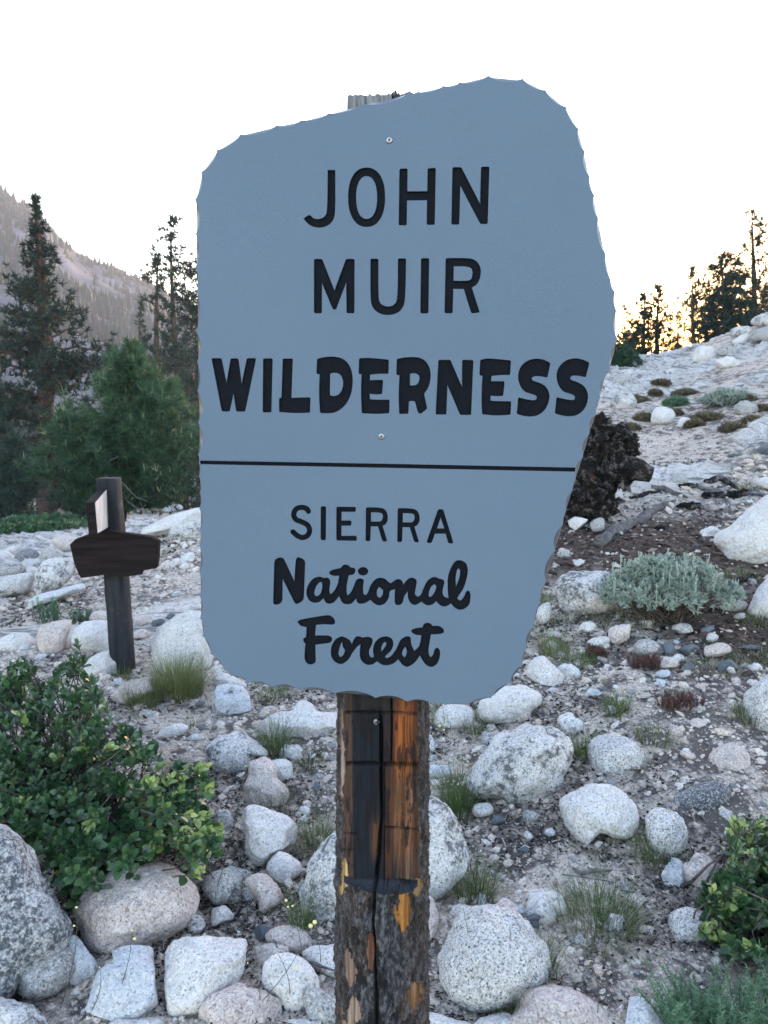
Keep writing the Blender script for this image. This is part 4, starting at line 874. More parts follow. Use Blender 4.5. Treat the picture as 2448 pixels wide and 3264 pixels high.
(Mf, [(820,1300),(850,1255),(910,1243),(970,1270),(985,1310),(930,1345),(850,1345)], 'grey', 'grey rock in the middle of the dark slate pieces', 1, .9),
(Mf, [(1075,1342),(1110,1300),(1150,1285),(1230,1268),(1262,1285),(1180,1325),(1110,1347)], 'slate', 'long blue-grey slate blade pointing right', 3, .5),
(Mf, [(995,1240),(1040,1250),(1085,1300),(1080,1345),(1020,1350),(1000,1300)], 'slate', 'dark upright slate left of the long slate blade', 3, .6),
(Mf, [(1120,1385),(1200,1390),(1190,1440),(1160,1470),(1130,1440)], 'slate', 'pointed dark slate standing tip down', 3, .6),
(Mf, [(778,1400),(790,1350),(815,1340),(830,1400),(800,1435)], 'slate', 'narrow dark slate beside the reddish plant', 3, .7),
(Mf, [(955,1490),(1020,1500),(1050,1560),(1000,1575),(965,1530)], 'blue', 'bluish tapered slate piece, lower of the two touching ones', 3, .6),
(Mf, [(950,1440),(1030,1430),(1060,1450),(1040,1490),(960,1490)], 'blue', 'bluish slate piece, upper of the two touching ones', 3, .6),
(Mf, [(785,1530),(830,1500),(860,1515),(850,1535)], 'slate', 'small dark slate triangle on bare gravel', 3, .6),
(Mf, [(1325,1420),(1380,1370),(1430,1350),(1470,1400),(1440,1480),(1360,1460)], 'slate', 'dark slate slab below the oblong whitish rock', 3, .7),
(Mf, [(1220,1190),(1260,1165),(1330,1150),(1335,1180),(1280,1215),(1230,1215)], 'slate', 'dark flat slate below the right half of the sage bush', 3, .6),
(Mf, [(1055,1170),(1110,1145),(1170,1155),(1205,1190),(1140,1215),(1090,1200)], 'grey', 'mottled flat grey rock under the sage bush', 2, .7),
(Mf, [(1280,1040),(1300,1000),(1380,990),(1520,1010),(1510,1060),(1420,1085),(1330,1090)], 'grey', 'dusky flat rock under the right end of the sage bush', 1, .8),
(Mf, [(1005,240),(1080,215),(1160,215),(1165,280),(1120,300),(1010,295)], 'grey', 'square grey block above the dead log', 3, .9),
(Mf, [(765,190),(830,150),(900,145),(900,180),(810,222)], 'grey', 'tilted grey block right of the charred stump branch', 3, .9),
(Mf, [(395,475),(540,495),(505,560),(460,572),(420,545)], 'white', 'bright white slab stone beside the sign below the charred stump', 3, .8),
(Mf, [(550,520),(600,492),(640,500),(640,560),(570,575)], 'grey', 'grey stone right of the bright white slab stone', 2, .9),
(Mf, [(412,790),(440,760),(530,730),(510,780),(460,808)], 'white', 'thin white shard above the blue-black lichen boulder', 3, .6),
(Mf, [(300,800),(330,785),(355,788),(330,810)], 'white', 'thin white sliver beside the sign edge', 3, .6),
(Mf, [(215,1090),(240,1040),(290,1015),(310,1060),(290,1130),(240,1150)], 'speck', 'speckled grey rock squeezed between sign edge and lichen boulder', 0, 1.0),
(Mf, [(940,1400),(960,1350),(1060,1360),(1110,1390),(1090,1425),(970,1430)], 'pink', 'low pinkish white rock among the dark slates', 1, .9),
(Mf, [(1430,1115),(1470,1085),(1515,1090),(1510,1125),(1460,1135)], 'white', 'small white stone below the dusky flat rock', 1, 1.0),
(Mf, [(1270,1235),(1300,1205),(1345,1225),(1335,1265),(1290,1265)], 'white', 'small white angular stone above the oblong whitish rock', 2, 1.0),
(Mf, [(1425,1535),(1435,1485),(1490,1500),(1485,1545),(1450,1552)], 'pink', 'small tan stone below the dark slate slab', 2, 1.0),
(Mf, [(455,1590),(480,1555),(560,1550),(575,1570),(520,1605)], 'white', 'white chip stone right of the triangular white granite rock', 2, .9),
(Mf, [(275,1580),(300,1550),(345,1555),(350,1585),(310,1600)], 'white', 'small white cobble below the triangular white granite rock', 1, .9),
(Mf, [(680,1550),(700,1530),(740,1545),(735,1570),(700,1572)], 'white', 'little white cobble right of the white chip stone', 1, .9),
(Mf, [(1580,270),(1620,240),(1720,240),(1730,310),(1620,305)], 'white', 'bright white rock at the right edge above the very large pale boulder', 0, .9),
(Mf, [(1565,80),(1610,40),(1740,0),(1760,110),(1620,112)], 'slate', 'dark slate boulder at the right edge high on the slope', 3, .8),
(Mf, [(1280,1600),(1300,1575),(1345,1585),(1350,1615),(1300,1618)], 'blue', 'pale bluish stone on the gravel above the rounded pinkish speckled rock', 2, .8),
(Mf, [(1040,1390),(1075,1345),(1110,1340),(1140,1365),(1120,1385)], 'white', 'small pale cobble above the pointed dark slate', 0, .9),
# --- hillside
(Tf, [(1115,1120),(1150,1045),(1230,1030),(1290,1060),(1295,1110),(1240,1150),(1150,1155)], 'white', 'round pale boulder near the crest of the slope', 0, 1.0),
(Tf, [(1290,1130),(1380,1100),(1440,1130),(1465,1160),(1380,1190),(1300,1180)], 'white', 'flat white rock in front of the round pale crest boulder', 2, .9),
(Tf, [(1300,1085),(1320,1040),(1380,1020),(1440,1050),(1440,1085),(1360,1100)], 'grey', 'grey rock right of the round pale crest boulder', 1, 1.0),
(Tf, [(830,1530),(860,1475),(920,1455),(980,1480),(1000,1530),(960,1580),(860,1585)], 'white', 'domed white rock with a green plant at its foot on the slope', 0, 1.0),
(Tf, [(1410,1490),(1440,1430),(1520,1415),(1600,1450),(1610,1490),(1500,1520)], 'grey', 'low grey outcrop rock in the brown scrub of the slope', 1, .8),
(Tf, [(1250,1640),(1280,1590),(1350,1575),(1430,1600),(1440,1650),(1340,1665)], 'grey', 'grey rock below the brown scrub of the slope', 1, .9),
(Tf, [(920,1235),(945,1195),(990,1185),(1010,1215),(980,1240)], 'white', 'small white rock on the ledges below the crest', 2, .9),
(Tf, [(540,1440),(580,1370),(650,1345),(700,1360),(730,1420),(720,1480),(600,1490)], 'lich', 'pale outcrop rock on the slope next to the sign edge', 1, .8),
(Tf, [(560,1310),(570,1250),(630,1225),(690,1250),(690,1300),(620,1330)], 'grey', 'round grey rock on the slope beside the sign below the low green shrub', 0, 1.0),
(Tf, [(715,1140),(730,1095),(810,1085),(890,1095),(880,1140),(800,1160)], 'lich', 'lichened block under the paired backlit trees', 1, .9),
(Tf, [(1405,1000),(1450,960),(1500,935),(1535,960),(1520,1010),(1440,1025)], 'white', 'pale leaning rock on the crest left of the tall pine', 1, 1.0),
(Tf, [(1530,980),(1560,920),(1659,890),(1760,900),(1760,990),(1600,1000)], 'grey', 'broad grey boulder on the crest at the right edge', 0, 1.0),
(Tf, [(1540,860),(1580,820),(1659,790),(1760,790),(1760,880),(1600,895)], 'lich', 'highest lichened crest boulder at the right edge', 0, 1.0),
(Tf, [(1380,955),(1400,905),(1470,885),(1530,890),(1540,935),(1440,960)], 'lich', 'lichened crest boulder below the dense dark tree', 0, 1.0),
(Tf, [(1020,1600),(1040,1540),(1090,1530),(1130,1570),(1100,1610)], 'white', 'small white rock right of the domed white rock', 1, 1.0),
(Tf, [(1110,1600),(1140,1560),(1180,1560),(1200,1600),(1150,1615)], 'grey', 'small grey rock right of the domed white rock and its white neighbour', 1, 1.0),
(Tf, [(640,1905),(700,1860),(790,1840),(800,1880),(700,1920)], 'grey', 'grey slab stone right of the charred stump top', 3, .8),
(Tf, [(780,1500),(800,1450),(850,1440),(860,1480),(820,1510)], 'grey', 'dull grey rock left of the domed white rock', 1, .9),
(Tf, [(1080,1065),(1090,1040),(1110,1035),(1118,1070),(1095,1080)], 'dark', 'dark lichened stone left of the round pale crest boulder', 0, 1.0),
# --- left field
(K, [(232,740),(250,650),(310,595),(400,580),(480,600),(505,650),(470,710),(400,770),(320,800),(245,830)], 'lich', 'tall pale boulder with dark flecks left of the dark trail sign', 0, .9),
(K, [(-60,720),(60,690),(150,675),(225,680),(225,750),(190,800),(100,820),(-60,830)], 'lich', 'long flecked boulder at the left edge beside the tall pale flecked boulder', 0, .9),
(K, [(-40,640),(60,610),(150,612),(172,650),(120,690),(-20,705)], 'grey', 'grey rock at the left edge above the long flecked boulder', 0, .9),
(K, [(95,590),(130,530),(200,515),(255,540),(272,580),(240,610),(120,612)], 'dark', 'dark grey boulder in front of the green ground shrubs', 0, 1.0),
(K, [(270,560),(290,505),(350,495),(400,530),(440,570),(380,605),(290,602)], 'grey', 'split grey boulder right of the dark grey boulder', 1, 1.0),
(K, [(330,470),(370,440),(430,420),(500,440),(530,500),(500,560),(420,545)], 'pink', 'pinkish boulder behind the left end of the trail sign board', 0, 1.0),
(K, [(150,650),(175,635),(230,640),(235,670),(180,680)], 'white', 'small round white stone between the flecked boulders on the left', 0, 1.0),
(K, [(1180,160),(1210,100),(1270,50),(1330,30),(1380,60),(1380,190),(1280,215),(1210,200)], 'lich', 'grey flecked boulder beside the left sign edge under the young pine', 0, 1.0),
(K, [(935,405),(1010,350),(1150,290),(1330,245),(1400,300),(1330,345),(1150,425),(1000,435)], 'white', 'long pale ledge rock sloping up to the left sign edge', 1, .7),
(K, [(1110,430),(1150,370),(1250,330),(1340,320),(1350,430),(1250,475),(1150,475)], 'lich', 'flecked ledge rock below the long pale ledge beside the sign', 1, .8),
(K, [(1205,500),(1215,482),(1240,490),(1235,520),(1212,518)], 'white', 'small white cobble, left of the pair beside the sign edge', 0, 1.0),
(K, [(1240,485),(1255,468),(1290,472),(1288,495),(1255,502)], 'white', 'small white cobble, right of the pair beside the sign edge', 0, 1.0),
(K, [(1232,560),(1245,542),(1285,540),(1292,560),(1260,572)], 'white', 'small white cobble lying below the pair beside the sign edge', 0, 1.0),
(K, [(170,890),(230,830),(400,780),(560,740),(545,790),(430,835),(330,870),(200,905)], 'blue', 'long low bluish slab below the tall pale flecked boulder', 1, .6),
(K, [(430,820),(440,798),(480,795),(485,815),(455,830)], 'pink', 'small pinkish cobble on the long low bluish slab', 0, 1.0),
(K, [(585,985),(620,935),(700,925),(760,940),(760,1000),(650,1000)], 'pink', 'pale rounded rock touching the dark trail post', 0, .8),
(K, [(880,1010),(900,965),(960,958),(1005,965),(990,1010),(930,1030)], 'pink', 'tan block right of the dark trail post', 2, .9),
(K, [(985,1020),(1010,990),(1080,975),(1095,1000),(1040,1035)], 'slate', 'flat grey-blue stone right of the tan block', 3, .6),
(K, [(1085,985),(1110,950),(1165,930),(1155,965),(1110,990)], 'slate', 'dark wedge stone resting on the pale slab near the sign', 3, .6),
(K, [(870,1110),(890,1060),(940,1045),(990,1075),(980,1105),(920,1115)], 'pink', 'yellowish rock right of the dark trail post', 1, .9),
(K, [(-30,1180),(0,1110),(60,1100),(110,1130),(100,1180),(20,1200)], 'pink', 'smooth pinkish rock at the left edge above the bush', 0, .9),
(K, [(110,1190),(130,1160),(200,1145),(240,1170),(230,1215),(150,1220)], 'blue', 'bluish rock between bush top and rounded pinkish boulder', 1, .9),
(K, [(560,385),(600,350),(640,370),(640,400)], 'white', 'x', 0, 1),
(K, [(870,240),(900,225),(980,225),(1010,245),(960,262),(890,260)], 'white', 'white rock behind the trail sign beneath the dead twigs', 1, .8),
(K, [(1070,262),(1100,235),(1180,225),(1210,250),(1170,275),(1100,280)], 'white', 'flat white rock left of the grey flecked boulder by the sign', 1, .8),
(K, [(870,330),(900,300),(960,295),(990,320),(940,345)], 'grey', 'grey rock among the ledges behind the trail sign', 1, .9),
(K, [(40,520),(70,500),(130,500),(120,530),(60,545)], 'white', 'small pale rock in front of the green ground shrubs at far left', 1, .9),
(K, [(-20,560),(0,530),(50,530),(80,560),(60,590),(0,595)], 'white', 'pale rock at the left edge in front of the ground shrubs', 0, .9),
(K, [(175,505),(195,480),(230,485),(235,510),(200,515)], 'blue', 'little pale rock at the edge of the green ground shrubs', 1, 1),
(K, [(1190,640),(1210,610),(1240,615),(1250,640),(1215,655)], 'white', 'pale cobble on the gravel between trail sign and big sign', 1, .9),
(K, [(1015,885),(1030,868),(1060,872),(1065,888),(1035,895)], 'white', 'little white cobble on gravel right of the trail post middle', 0, .9),
]
ROCKPOS = []; HERO = []
for row in RK:
    fr, pts, mat, lab, ang, th_ = row
    if lab == 'x': continue
    sz_ = (max(p[0] for p in pts)-min(p[0] for p in pts))/fr[2]
    kw = dict(cat='boulder' if sz_ > 90 else 'stone')
    if 'ledge' in lab or 'slab' in lab: kw['rough'] = .6
    o = rock(pts, fr, mat, lab, ang, th_, **kw)
    HERO.append((lab, o.location.x, o.location.y, sz_*(o.location.y)/F*.5))
    ROCKPOS.append((o.location.x, o.location.y, sz_*(o.location.y)/F*.5))

CUTW = (' at ', ' below ', ' behind ', ' right ', ' left ', ' under ', ' with ', ' beside ', ' leaning ', ' between ', ' in ', ' on ', ' above ', ' resting ', ' touching ', ' wedged ', ' peeking ', ' cut ', ' near ', ' showing ', ' mostly ', ' squeezed ', ' barely ', ' standing ', ' pointing ', ' partly ', ' adjoining ', ' lying ', ' among ', ' high ', ' next ', ' tucked ', ' sloping ', ' upslope ', ' beneath ', ' just ', ' from ', ' against ', ' directly ', ', ')
def short(l):
    k = min([l.find(c_) for c_ in CUTW if l.find(c_) > 0] or [len(l)]); return l[:k]
_cnt = {}
for h_ in HERO: _cnt[short(h_[0])] = _cnt.get(short(h_[0]), 0)+1
NAMED = [(short(l_), x_, y_, r_) for l_, x_, y_, r_ in HERO if _cnt[short(l_)] == 1 and 3 <= len(short(l_).split()) <= 7 and r_ > .05]
USED = set()
def locate(what, x, y):
    """say where a small thing lies by the nearest boulder one can name"""
    c_ = sorted(NAMED, key=lambda h_: math.hypot(h_[1]-x, (h_[2]-y)*.7)-h_[3])[:4]
    for h_ in c_:
        dx, dy = x/y-h_[1]/h_[2], y-h_[2]
        if abs(dx)*h_[2] > abs(dy)*.7: w_ = 'just left of the ' if dx < 0 else 'just right of the '
        else: w_ = 'in front of the ' if dy < 0 else 'upslope behind the '
        l_ = what+' '+w_+h_[0]
        if l_ not in USED: USED.add(l_); return l_, True
    return None, False
# smaller cobbles: every one an object of its own
RP = np.array(ROCKPOS)
def free(x, y, r):
    return np.all(np.hypot(RP[:, 0]-x, RP[:, 1]-y) > RP[:, 2]*.85 + r)
def cob_mesh(seed, ang):
    r = np.random.default_rng(seed); Vi, Fi = ICO[3]; V = Vi*np.array([1, r.uniform(.6, .95), r.uniform(.5, .8)])
    if ang: V = chip(V, 12, .45, seed)
    nr = V/np.linalg.norm(V, axis=1)[:, None]; V = V+nr*(.16*fbm(V*1.5+seed, 3, seed)+.05*fbm(V*5+seed, 3, seed+1))[:, None]
    return V, Fi
COBM = {}
for mt_ in ('white', 'pink', 'speck', 'grey', 'slate', 'blue'):
    for k in range(4):
        V, Fi = cob_mesh(100+k*7+len(COBM), mt_ in ('slate', 'blue') or k % 2)
        if mt_ == 'slate': V = V*[1.1, .8, .5]
        me = mk_mesh('cobble', V*.04, Fi, mt_ not in ('slate', 'blue')); me.materials.append(M[mt_]); COBM[(mt_, k)] = me
LAB = {'white': ('small white granite cobble', 'white cobbles'), 'pink': ('small pinkish granite cobble', 'pinkish cobbles'), 'speck': ('small dark-specked granite cobble', 'specked cobbles'), 'grey': ('small grey cobble', 'grey cobbles'), 'slate': ('small dark slate piece', 'slate pieces'), 'blue': ('small bluish angular stone', 'bluish stones')}
ncob = 0; tries = 0
while ncob < 130 and tries < 6000:
    tries += 1
    az_ = random.uniform(-.44, .44); d_ = math.exp(random.uniform(math.log(2.0), math.log(9.5))); x, y = math.tan(az_)*d_, d_
    sz = random.choice((.018, .022, .028, .035, .045))*(1+.12*d_)*random.uniform(.8, 1.2)
    if abs(x) < .16*d_ and y > 3.4: continue
    if x < -.5 and y < 3.6 and x < -.22*y: continue
    if not free(x, y, sz*.8): continue
    mt_ = random.choices(('white', 'pink', 'speck', 'grey', 'slate', 'blue'), (4, 4, 3, 2, 3 if x > 0 else 1, 1.5))[0]
    zone = 'on the gravel slope right of the post' if x > .1 else 'on the stony ground left of the post' if y < 4.6 else 'on the far stony ground beyond the trail sign'
    if x > .1 and y > 5: zone = 'on the upper slope beyond the sage bush'
    o = link('cobble', COBM[(mt_, random.randrange(4))], None, None, (x, y, float(terr(x, y))+sz*.12))
    o.scale = (sz/.04,)*3; o.rotation_euler = (random.uniform(-.3, .3), random.uniform(-.3, .3), random.uniform(0, 6.28))
    l_, ok_ = locate(LAB[mt_][0], x, y); tag(o, l_ if ok_ else LAB[mt_][0]+' '+zone, 'stone', 'small cobbles scattered over the gravel' if ok_ else LAB[mt_][1]+' '+zone); ncob += 1

# gravel: nobody could count it
def scatter(n, dmin, dmax, smin, smax, sub, flat=.6, power=2.2, keepfn=None, grow=.35):
    az_ = rng.uniform(-.52, .52, n); d_ = np.exp(rng.uniform(math.log(dmin), math.log(dmax), n)); x = np.tan(az_)*d_; y = d_
    u = rng.random(n); s = smin*(1-u*(1-(smin/smax)**power))**(-1/power); s = s*(1+grow*np.maximum(0, d_-2))
    if keepfn is not None:
        k = keepfn(x, y); x, y, s = x[k], y[k], s[k]
    n = len(x); z = terr(x, y); Vi, Fi = ICO[sub]; nv = len(Vi)
    sc_ = s[:, None]*np.stack([rng.uniform(.7, 1.2, n), rng.uniform(.6, 1.0, n), rng.uniform(flat*.6, flat*1.3, n)], 1)
    V = Vi[None]*(1+rng.uniform(-.22, .22, (n, nv, 1)))*sc_[:, None]
    a = rng.uniform(0, 6.28, n); ca, sa = np.cos(a)[:, None], np.sin(a)[:, None]; tl = rng.normal(0, .3, n)[:, None]
    Xr, Yr = V[..., 0]*ca-V[..., 1]*sa, V[..., 0]*sa+V[..., 1]*ca; Zr = V[..., 2]+Xr*tl
    V = np.stack([Xr+x[:, None], Yr+y[:, None], Zr+(z+sc_[:, 2]*.15)[:, None]], -1).reshape(-1, 3)
    f = (Fi[None]+(np.arange(n)*nv)[:, None, None]).reshape(-1, 3)
    return V, f, n, nv
def notslab(x, y): return (slabmask(x, y)+rng.uniform(-.4, .1, len(x)) < .35) & (duffval(x, y)*.85 < rng.random(len(x)))
def onlyduff(x, y): return duffval(x, y) > .3
OCT = (np.array([(1, 0, 0), (-1, 0, 0), (0, 1, 0), (0, -1, 0), (0, 0, 1), (0, 0, -1)], float), np.array([(0, 2, 4), (2, 1, 4), (1, 3, 4), (3, 0, 4), (2, 0, 5), (1, 2, 5), (3, 1, 5), (0, 3, 5)]))
ICO[-1] = OCT
V, f, n_, nv = scatter(11500, 1.7, 9, .005, .022, 0, .55, 1.9, notslab)
o = link('gravel', mk_mesh('gravel', V, f, False, {'tint': np.repeat(np.clip(rng.normal(.66, .22, n_), 0, 1), nv)}), M['pebble']); tag(o, 'pale pebbles strewn thickly over the sandy ground', 'gravel', kind='stuff')
V, f, n_, nv = scatter(60000, 1.6, 11, .0022, .009, -1, .6, 1.8, notslab)
o = link('fine_gravel', mk_mesh('fine_gravel', V, f, False, {'tint': np.repeat(np.clip(rng.normal(.5, .3, n_), 0, 1), nv)}), M['pebble']); tag(o, 'fine grit and small chips lying between the pebbles', 'gravel', kind='stuff')
# dead needles, bark crumbs and twiglets
def litter(n, dmin, dmax, L0, L1, W0, keepfn=None, grow=.3):
    az_ = rng.uniform(-.52, .52, n); d_ = np.exp(rng.uniform(math.log(dmin), math.log(dmax), n)); x = np.tan(az_)*d_; y = d_
    pat = fbm(xyz(x*2.2, y*2.2), 3, 77)+rng.uniform(-.35, .35, n) > -.06+.3*(x < 0)
    if keepfn is not None: pat &= keepfn(x, y)
    x, y = x[pat], y[pat]; n = len(x); g_ = 1+grow*np.maximum(0, y-2)
    L_ = rng.uniform(L0, L1, n)*g_; W = W0*g_*rng.uniform(.6, 1.6, n); a = rng.uniform(0, 6.28, n); z = terr(x, y)+.003+rng.uniform(0, .008, n)
    dx, dy = np.cos(a), np.sin(a); dz = rng.normal(0, .25, n)
    c_ = np.stack([x, y, z], 1); d3 = np.stack([dx, dy, dz], 1)*L_[:, None]/2; s3 = np.stack([-dy, dx, rng.normal(0, .3, n)], 1)*W[:, None]/2
    V = np.stack([c_-d3-s3, c_+d3-s3*.4, c_+d3+s3*.4, c_-d3+s3], 1).reshape(-1, 3); f = np.arange(n*4).reshape(-1, 4)
    return V, f, n
V1, f1, n1 = litter(34000, 1.7, 9, .012, .05, .0022, notslab); V2, f2, n2 = litter(46000, 1.7, 9, .006, .016, .007, notslab)
V, f, n_, nv = scatter(16000, 1.9, 8.5, .006, .03, -1, .35, 1.9, onlyduff)
o = link('bark_litter', mk_mesh('bark_litter', V, f, False, {'tint': np.repeat(np.clip(rng.normal(.45, .3, n_), 0, 1), nv)}), M['barkchip']); tag(o, 'brown bark chips and rotten wood crumbs covering the dark patches of slope', 'litter', kind='stuff')
tn = np.concatenate([np.repeat(np.clip(rng.normal(.55, .3, n1), 0, 1), 4), np.repeat(np.clip(rng.normal(.3, .25, n2), 0, 1), 4)])
o = link('ground_litter', mk_mesh('ground_litter', np.concatenate([V1, V2]), np.concatenate([f1, f2+n1*4]), False, {'tint': tn}), M['litter']); tag(o, 'dark crumbs of bark, dead needles and dry stems littering the gravel', 'litter', kind='stuff')
# ------------------------------------------------------------------ tubes
def tube(path, radii, k=6):
    P = np.array(path, float); n_ = len(P); T = np.gradient(P, axis=0); T /= np.maximum(1e-9, np.linalg.norm(T, axis=1))[:, None]
    ref = np.array([0, 0, 1.]) if abs(T[0, 2]) < .8 else np.array([1., 0, 0]); A = np.cross(T, ref); A /= np.maximum(1e-9, np.linalg.norm(A, axis=1))[:, None]; B = np.cross(T, A)
    th_ = np.arange(k)*2*np.pi/k; V = P[:, None]+np.array(radii)[:, None, None]*(np.cos(th_)[None, :, None]*A[:, None]+np.sin(th_)[None, :, None]*B[:, None])
    i, j = np.meshgrid(np.arange(n_-1), np.arange(k), indexing='ij'); j2 = (j+1) % k
    return V.reshape(-1, 3), np.stack([i*k+j, i*k+j2, (i+1)*k+j2, (i+1)*k+j], -1).reshape(-1, 4)
class Acc:
    def __init__(s): s.V = []; s.Q = []; s.T = []; s.n = 0; s.t = []
    def add(s, V, Fq=None, Ft=None, tint=None):
        s.V.append(V)
        if Fq is not None and len(Fq): s.Q.append(np.asarray(Fq)+s.n)
        if Ft is not None and len(Ft): s.T.append(np.asarray(Ft)+s.n)
        s.t.append(np.broadcast_to(np.asarray(.5 if tint is None else tint, float), (len(V),))); s.n += len(V)
    def mesh(s, name, smooth=False):
        fs = []
        if s.T: fs.append(np.concatenate(s.T))
        if s.Q: fs.append(np.concatenate(s.Q))
        return mk_mesh(name, np.concatenate(s.V), fs, smooth, {'tint': np.concatenate(s.t)})
def needles(C_, L_, W, k, up=.35, tint=None, dirs=None):
    """k thin triangles round every centre"""
    n_ = len(C_); D = rng.normal(size=(n_, k, 3)); D[..., 2] += up
    if dirs is not None: D += dirs[:, None]*1.1
    D /= np.linalg.norm(D, axis=2)[..., None]; S = np.cross(D, rng.normal(size=(n_, k, 3))); S /= np.linalg.norm(S, axis=2)[..., None]
    Ls = (L_ if np.ndim(L_) else np.full(n_, L_))[:, None, None]*rng.uniform(.6, 1.2, (n_, k, 1)); Ws = (W if np.ndim(W) else np.full(n_, W))[:, None, None]
    b = C_[:, None]; V = np.stack([b-S*Ws/2, b+S*Ws/2, b+D*Ls], 2).reshape(-1, 3)
    t = rng.uniform(.2, .8, n_) if tint is None else tint
    return V, np.arange(n_*k*3).reshape(-1, 3), np.repeat(np.clip(np.repeat(t, k)+rng.normal(0, .12, n_*k), 0, 1), 3)

def conifer(base, H, R0, name, label, mat='pine', trunk='trunk', tr=.18, nbr=90, c0=.12, lean=(0, 0), clump=.16, k=12, wid=.022, dens=1.0, prof=None, droop=.1, seed=1, cat='tree', group=None, bare=(), gaps=0.0, cand=False):
    global rng
    keep = rng; rng = np.random.default_rng(seed); rr = random.Random(seed)
    root = empty(name, tuple(base), label, cat, group)
    zt = np.linspace(-.03*H, H, 16); px = lean[0]*zt/H*H+.01*H*np.sin(zt/H*5+seed); py = lean[1]*zt
    tv = tube(np.stack([px, py, zt], 1), tr*(1-np.clip(zt/H, 0, 1))**.8+.004*H*.3, 9); tk = Acc(); tk.add(*tv)
    C_ = []; Dr = []
    for i in range(nbr):
        u = c0+(1-c0)*((i+rr.random())/nbr)**.95; z0 = u*H; prf = (prof(u) if prof else (1-u)**.75*min(1, .55+(u-c0)*3))
        Lb = R0*prf*rr.uniform(.55, 1.2); a = rr.uniform(0, 6.28)
        if rr.random() < gaps: Lb *= .35
        m = 7; s_ = np.linspace(0, 1, m); rise = rr.uniform(-.1, .35)*(1 if u > .5 else .5)-droop
        bx = lean[0]*z0+np.cos(a)*Lb*s_; by = lean[1]*z0+np.sin(a)*Lb*s_; bz = z0+Lb*(rise*s_+.22*s_*s_)
        bp = np.stack([bx, by, bz], 1); bp[1:] += rng.normal(0, .03*Lb, (m-1, 3))
        tk.add(*tube(bp, tr*.22*(1-u*.6)*(1-s_*.85)*max(.25, Lb/R0)+.002*H*.15, 4))
        if u in bare: continue
        nc = max(2, int(dens*Lb/clump*3.2)); q_ = rng.uniform(.06, 1.03, nc)**.75; side = rng.normal(0, .30*Lb*(1.15-q_)*.8+clump*.3, nc)
        pt = np.stack([np.interp(q_, s_, bp[:, j]) for j in range(3)], 1); pt[:, 0] += -np.sin(a)*side; pt[:, 1] += np.cos(a)*side; pt[:, 2] += rng.normal(0, .05*Lb+.2*clump, nc)
        C_.append(pt); Dr.append(np.tile([math.cos(a)*.5, math.sin(a)*.5, .3], (nc, 1)))
    C_.append(np.stack([lean[0]*H+rng.normal(0, clump*.15, 8), lean[1]*H+rng.normal(0, clump*.15, 8), H*rng.uniform(.93, 1.0, 8)], 1)); Dr.append(np.tile([0, 0, .8], (8, 1)))
    C_ = np.concatenate(C_); Dr = np.concatenate(Dr)
    tint = np.clip(.45+.22*fbm(C_/H*9+seed, 2, seed)+rng.normal(0, .1, len(C_)) + ((C_[:, 2]/H-.45)*.55 if cand else 0), 0, .9)
    sz = clump*rng.uniform(.7, 1.25, len(C_))
    V, f, t = needles(C_, sz, np.full(len(C_), wid), k, .3, tint, Dr); cr = Acc(); cr.add(V, None, f, t)
    if cand:
        pk = C_[rng.random(len(C_)) < .10]; V, f, t = needles(pk, clump*.9, wid*1.5, 4, 3.5, np.full(len(pk), .97)); cr.add(V, None, f, t)
    link('trunk', tk.mesh('trunk', True), M[trunk], root); link('crown', cr.mesh('crown'), M[mat], root)
    rng = keep
    return root
def at_Y(px, py, Y):
    px, py = D2S((px, py)); r = ray(px, py); return EYEV + r*(Y/r[1])
def tree(pxb, pyb, pxt, pyt, Y, Rpx, **kw):
    """foot and tip as seen in the 1659-wide view; the tree stands on real ground below that foot"""
    b = at_Y(pxb, pyb, Y); g_ = float(terr(b[0], b[1])); t = at_Y(pxt, pyt, Y); z0 = min(g_, b[2]); H = t[2]-z0
    lean = ((t[0]-b[0])/max(.1, t[2]-b[2]), 0); sc_ = Y*1.01/1784
    return conifer((b[0]-lean[0]*(b[2]-z0), b[1], z0), H, Rpx*sc_, lean=lean, **kw)

# left: tall pine in front of the mountainside
def p_big(u):
    return float(np.interp(u, [.05, .14, .24, .34, .40, .46, .52, .60, .66, .72, .80, .88, .93, 1], [.8, 1.15, 1.1, 1.05, .8, 1.0, 1.1, .78, .55, .34, .28, .17, .06, .02]))
tree(110, 1135, 76, 425, 33, 150, name='pine_tree', label='tall dark pine with a long bare reddish lower trunk at the left', trunk='redtrunk', tr=.42, nbr=150, c0=.10, clump=.30, k=14, wid=.055, prof=p_big, seed=11, gaps=.2, dens=1.15)
tree(268, 1100, 283, 742, 14.0, 165, name='young_pine_tree', label='bushy bright green young pine between the tall dark pine and the sign', mat='youngpine', tr=.055, nbr=230, c0=.10, gaps=.15, clump=.16, k=18, wid=.012, prof=lambda u: float(np.interp(u, [.1, .25, .5, .7, .85, .95, 1], [.75, 1.05, .95, .6, .33, .14, .05])), seed=12, dens=1.35, cand=True)
tree(385, 1010, 374, 470, 52, 62, name='pine_tree', label='slender thin-topped pine rising nearest the left edge of the sign', tr=.3, nbr=90, c0=.12, clump=.42, k=11, wid=.08, prof=lambda u: float(np.interp(u, [.1, .4, .6, .66, .75, .8, .9, 1], [1.2, 1.3, 1.0, .35, .4, .7, .65, .25])), seed=13, gaps=.4, dens=.75)
tree(348, 1010, 340, 552, 50, 60, name='pine_tree', label='second thin dark pine, just left of the slender thin-topped pine', tr=.32, nbr=90, c0=.1, clump=.42, k=11, wid=.08, prof=lambda u: float(np.interp(u, [.1, .4, .65, .72, .9, 1], [1.2, 1.3, .9, .4, .8, .3])), seed=14, gaps=.4, dens=.85)
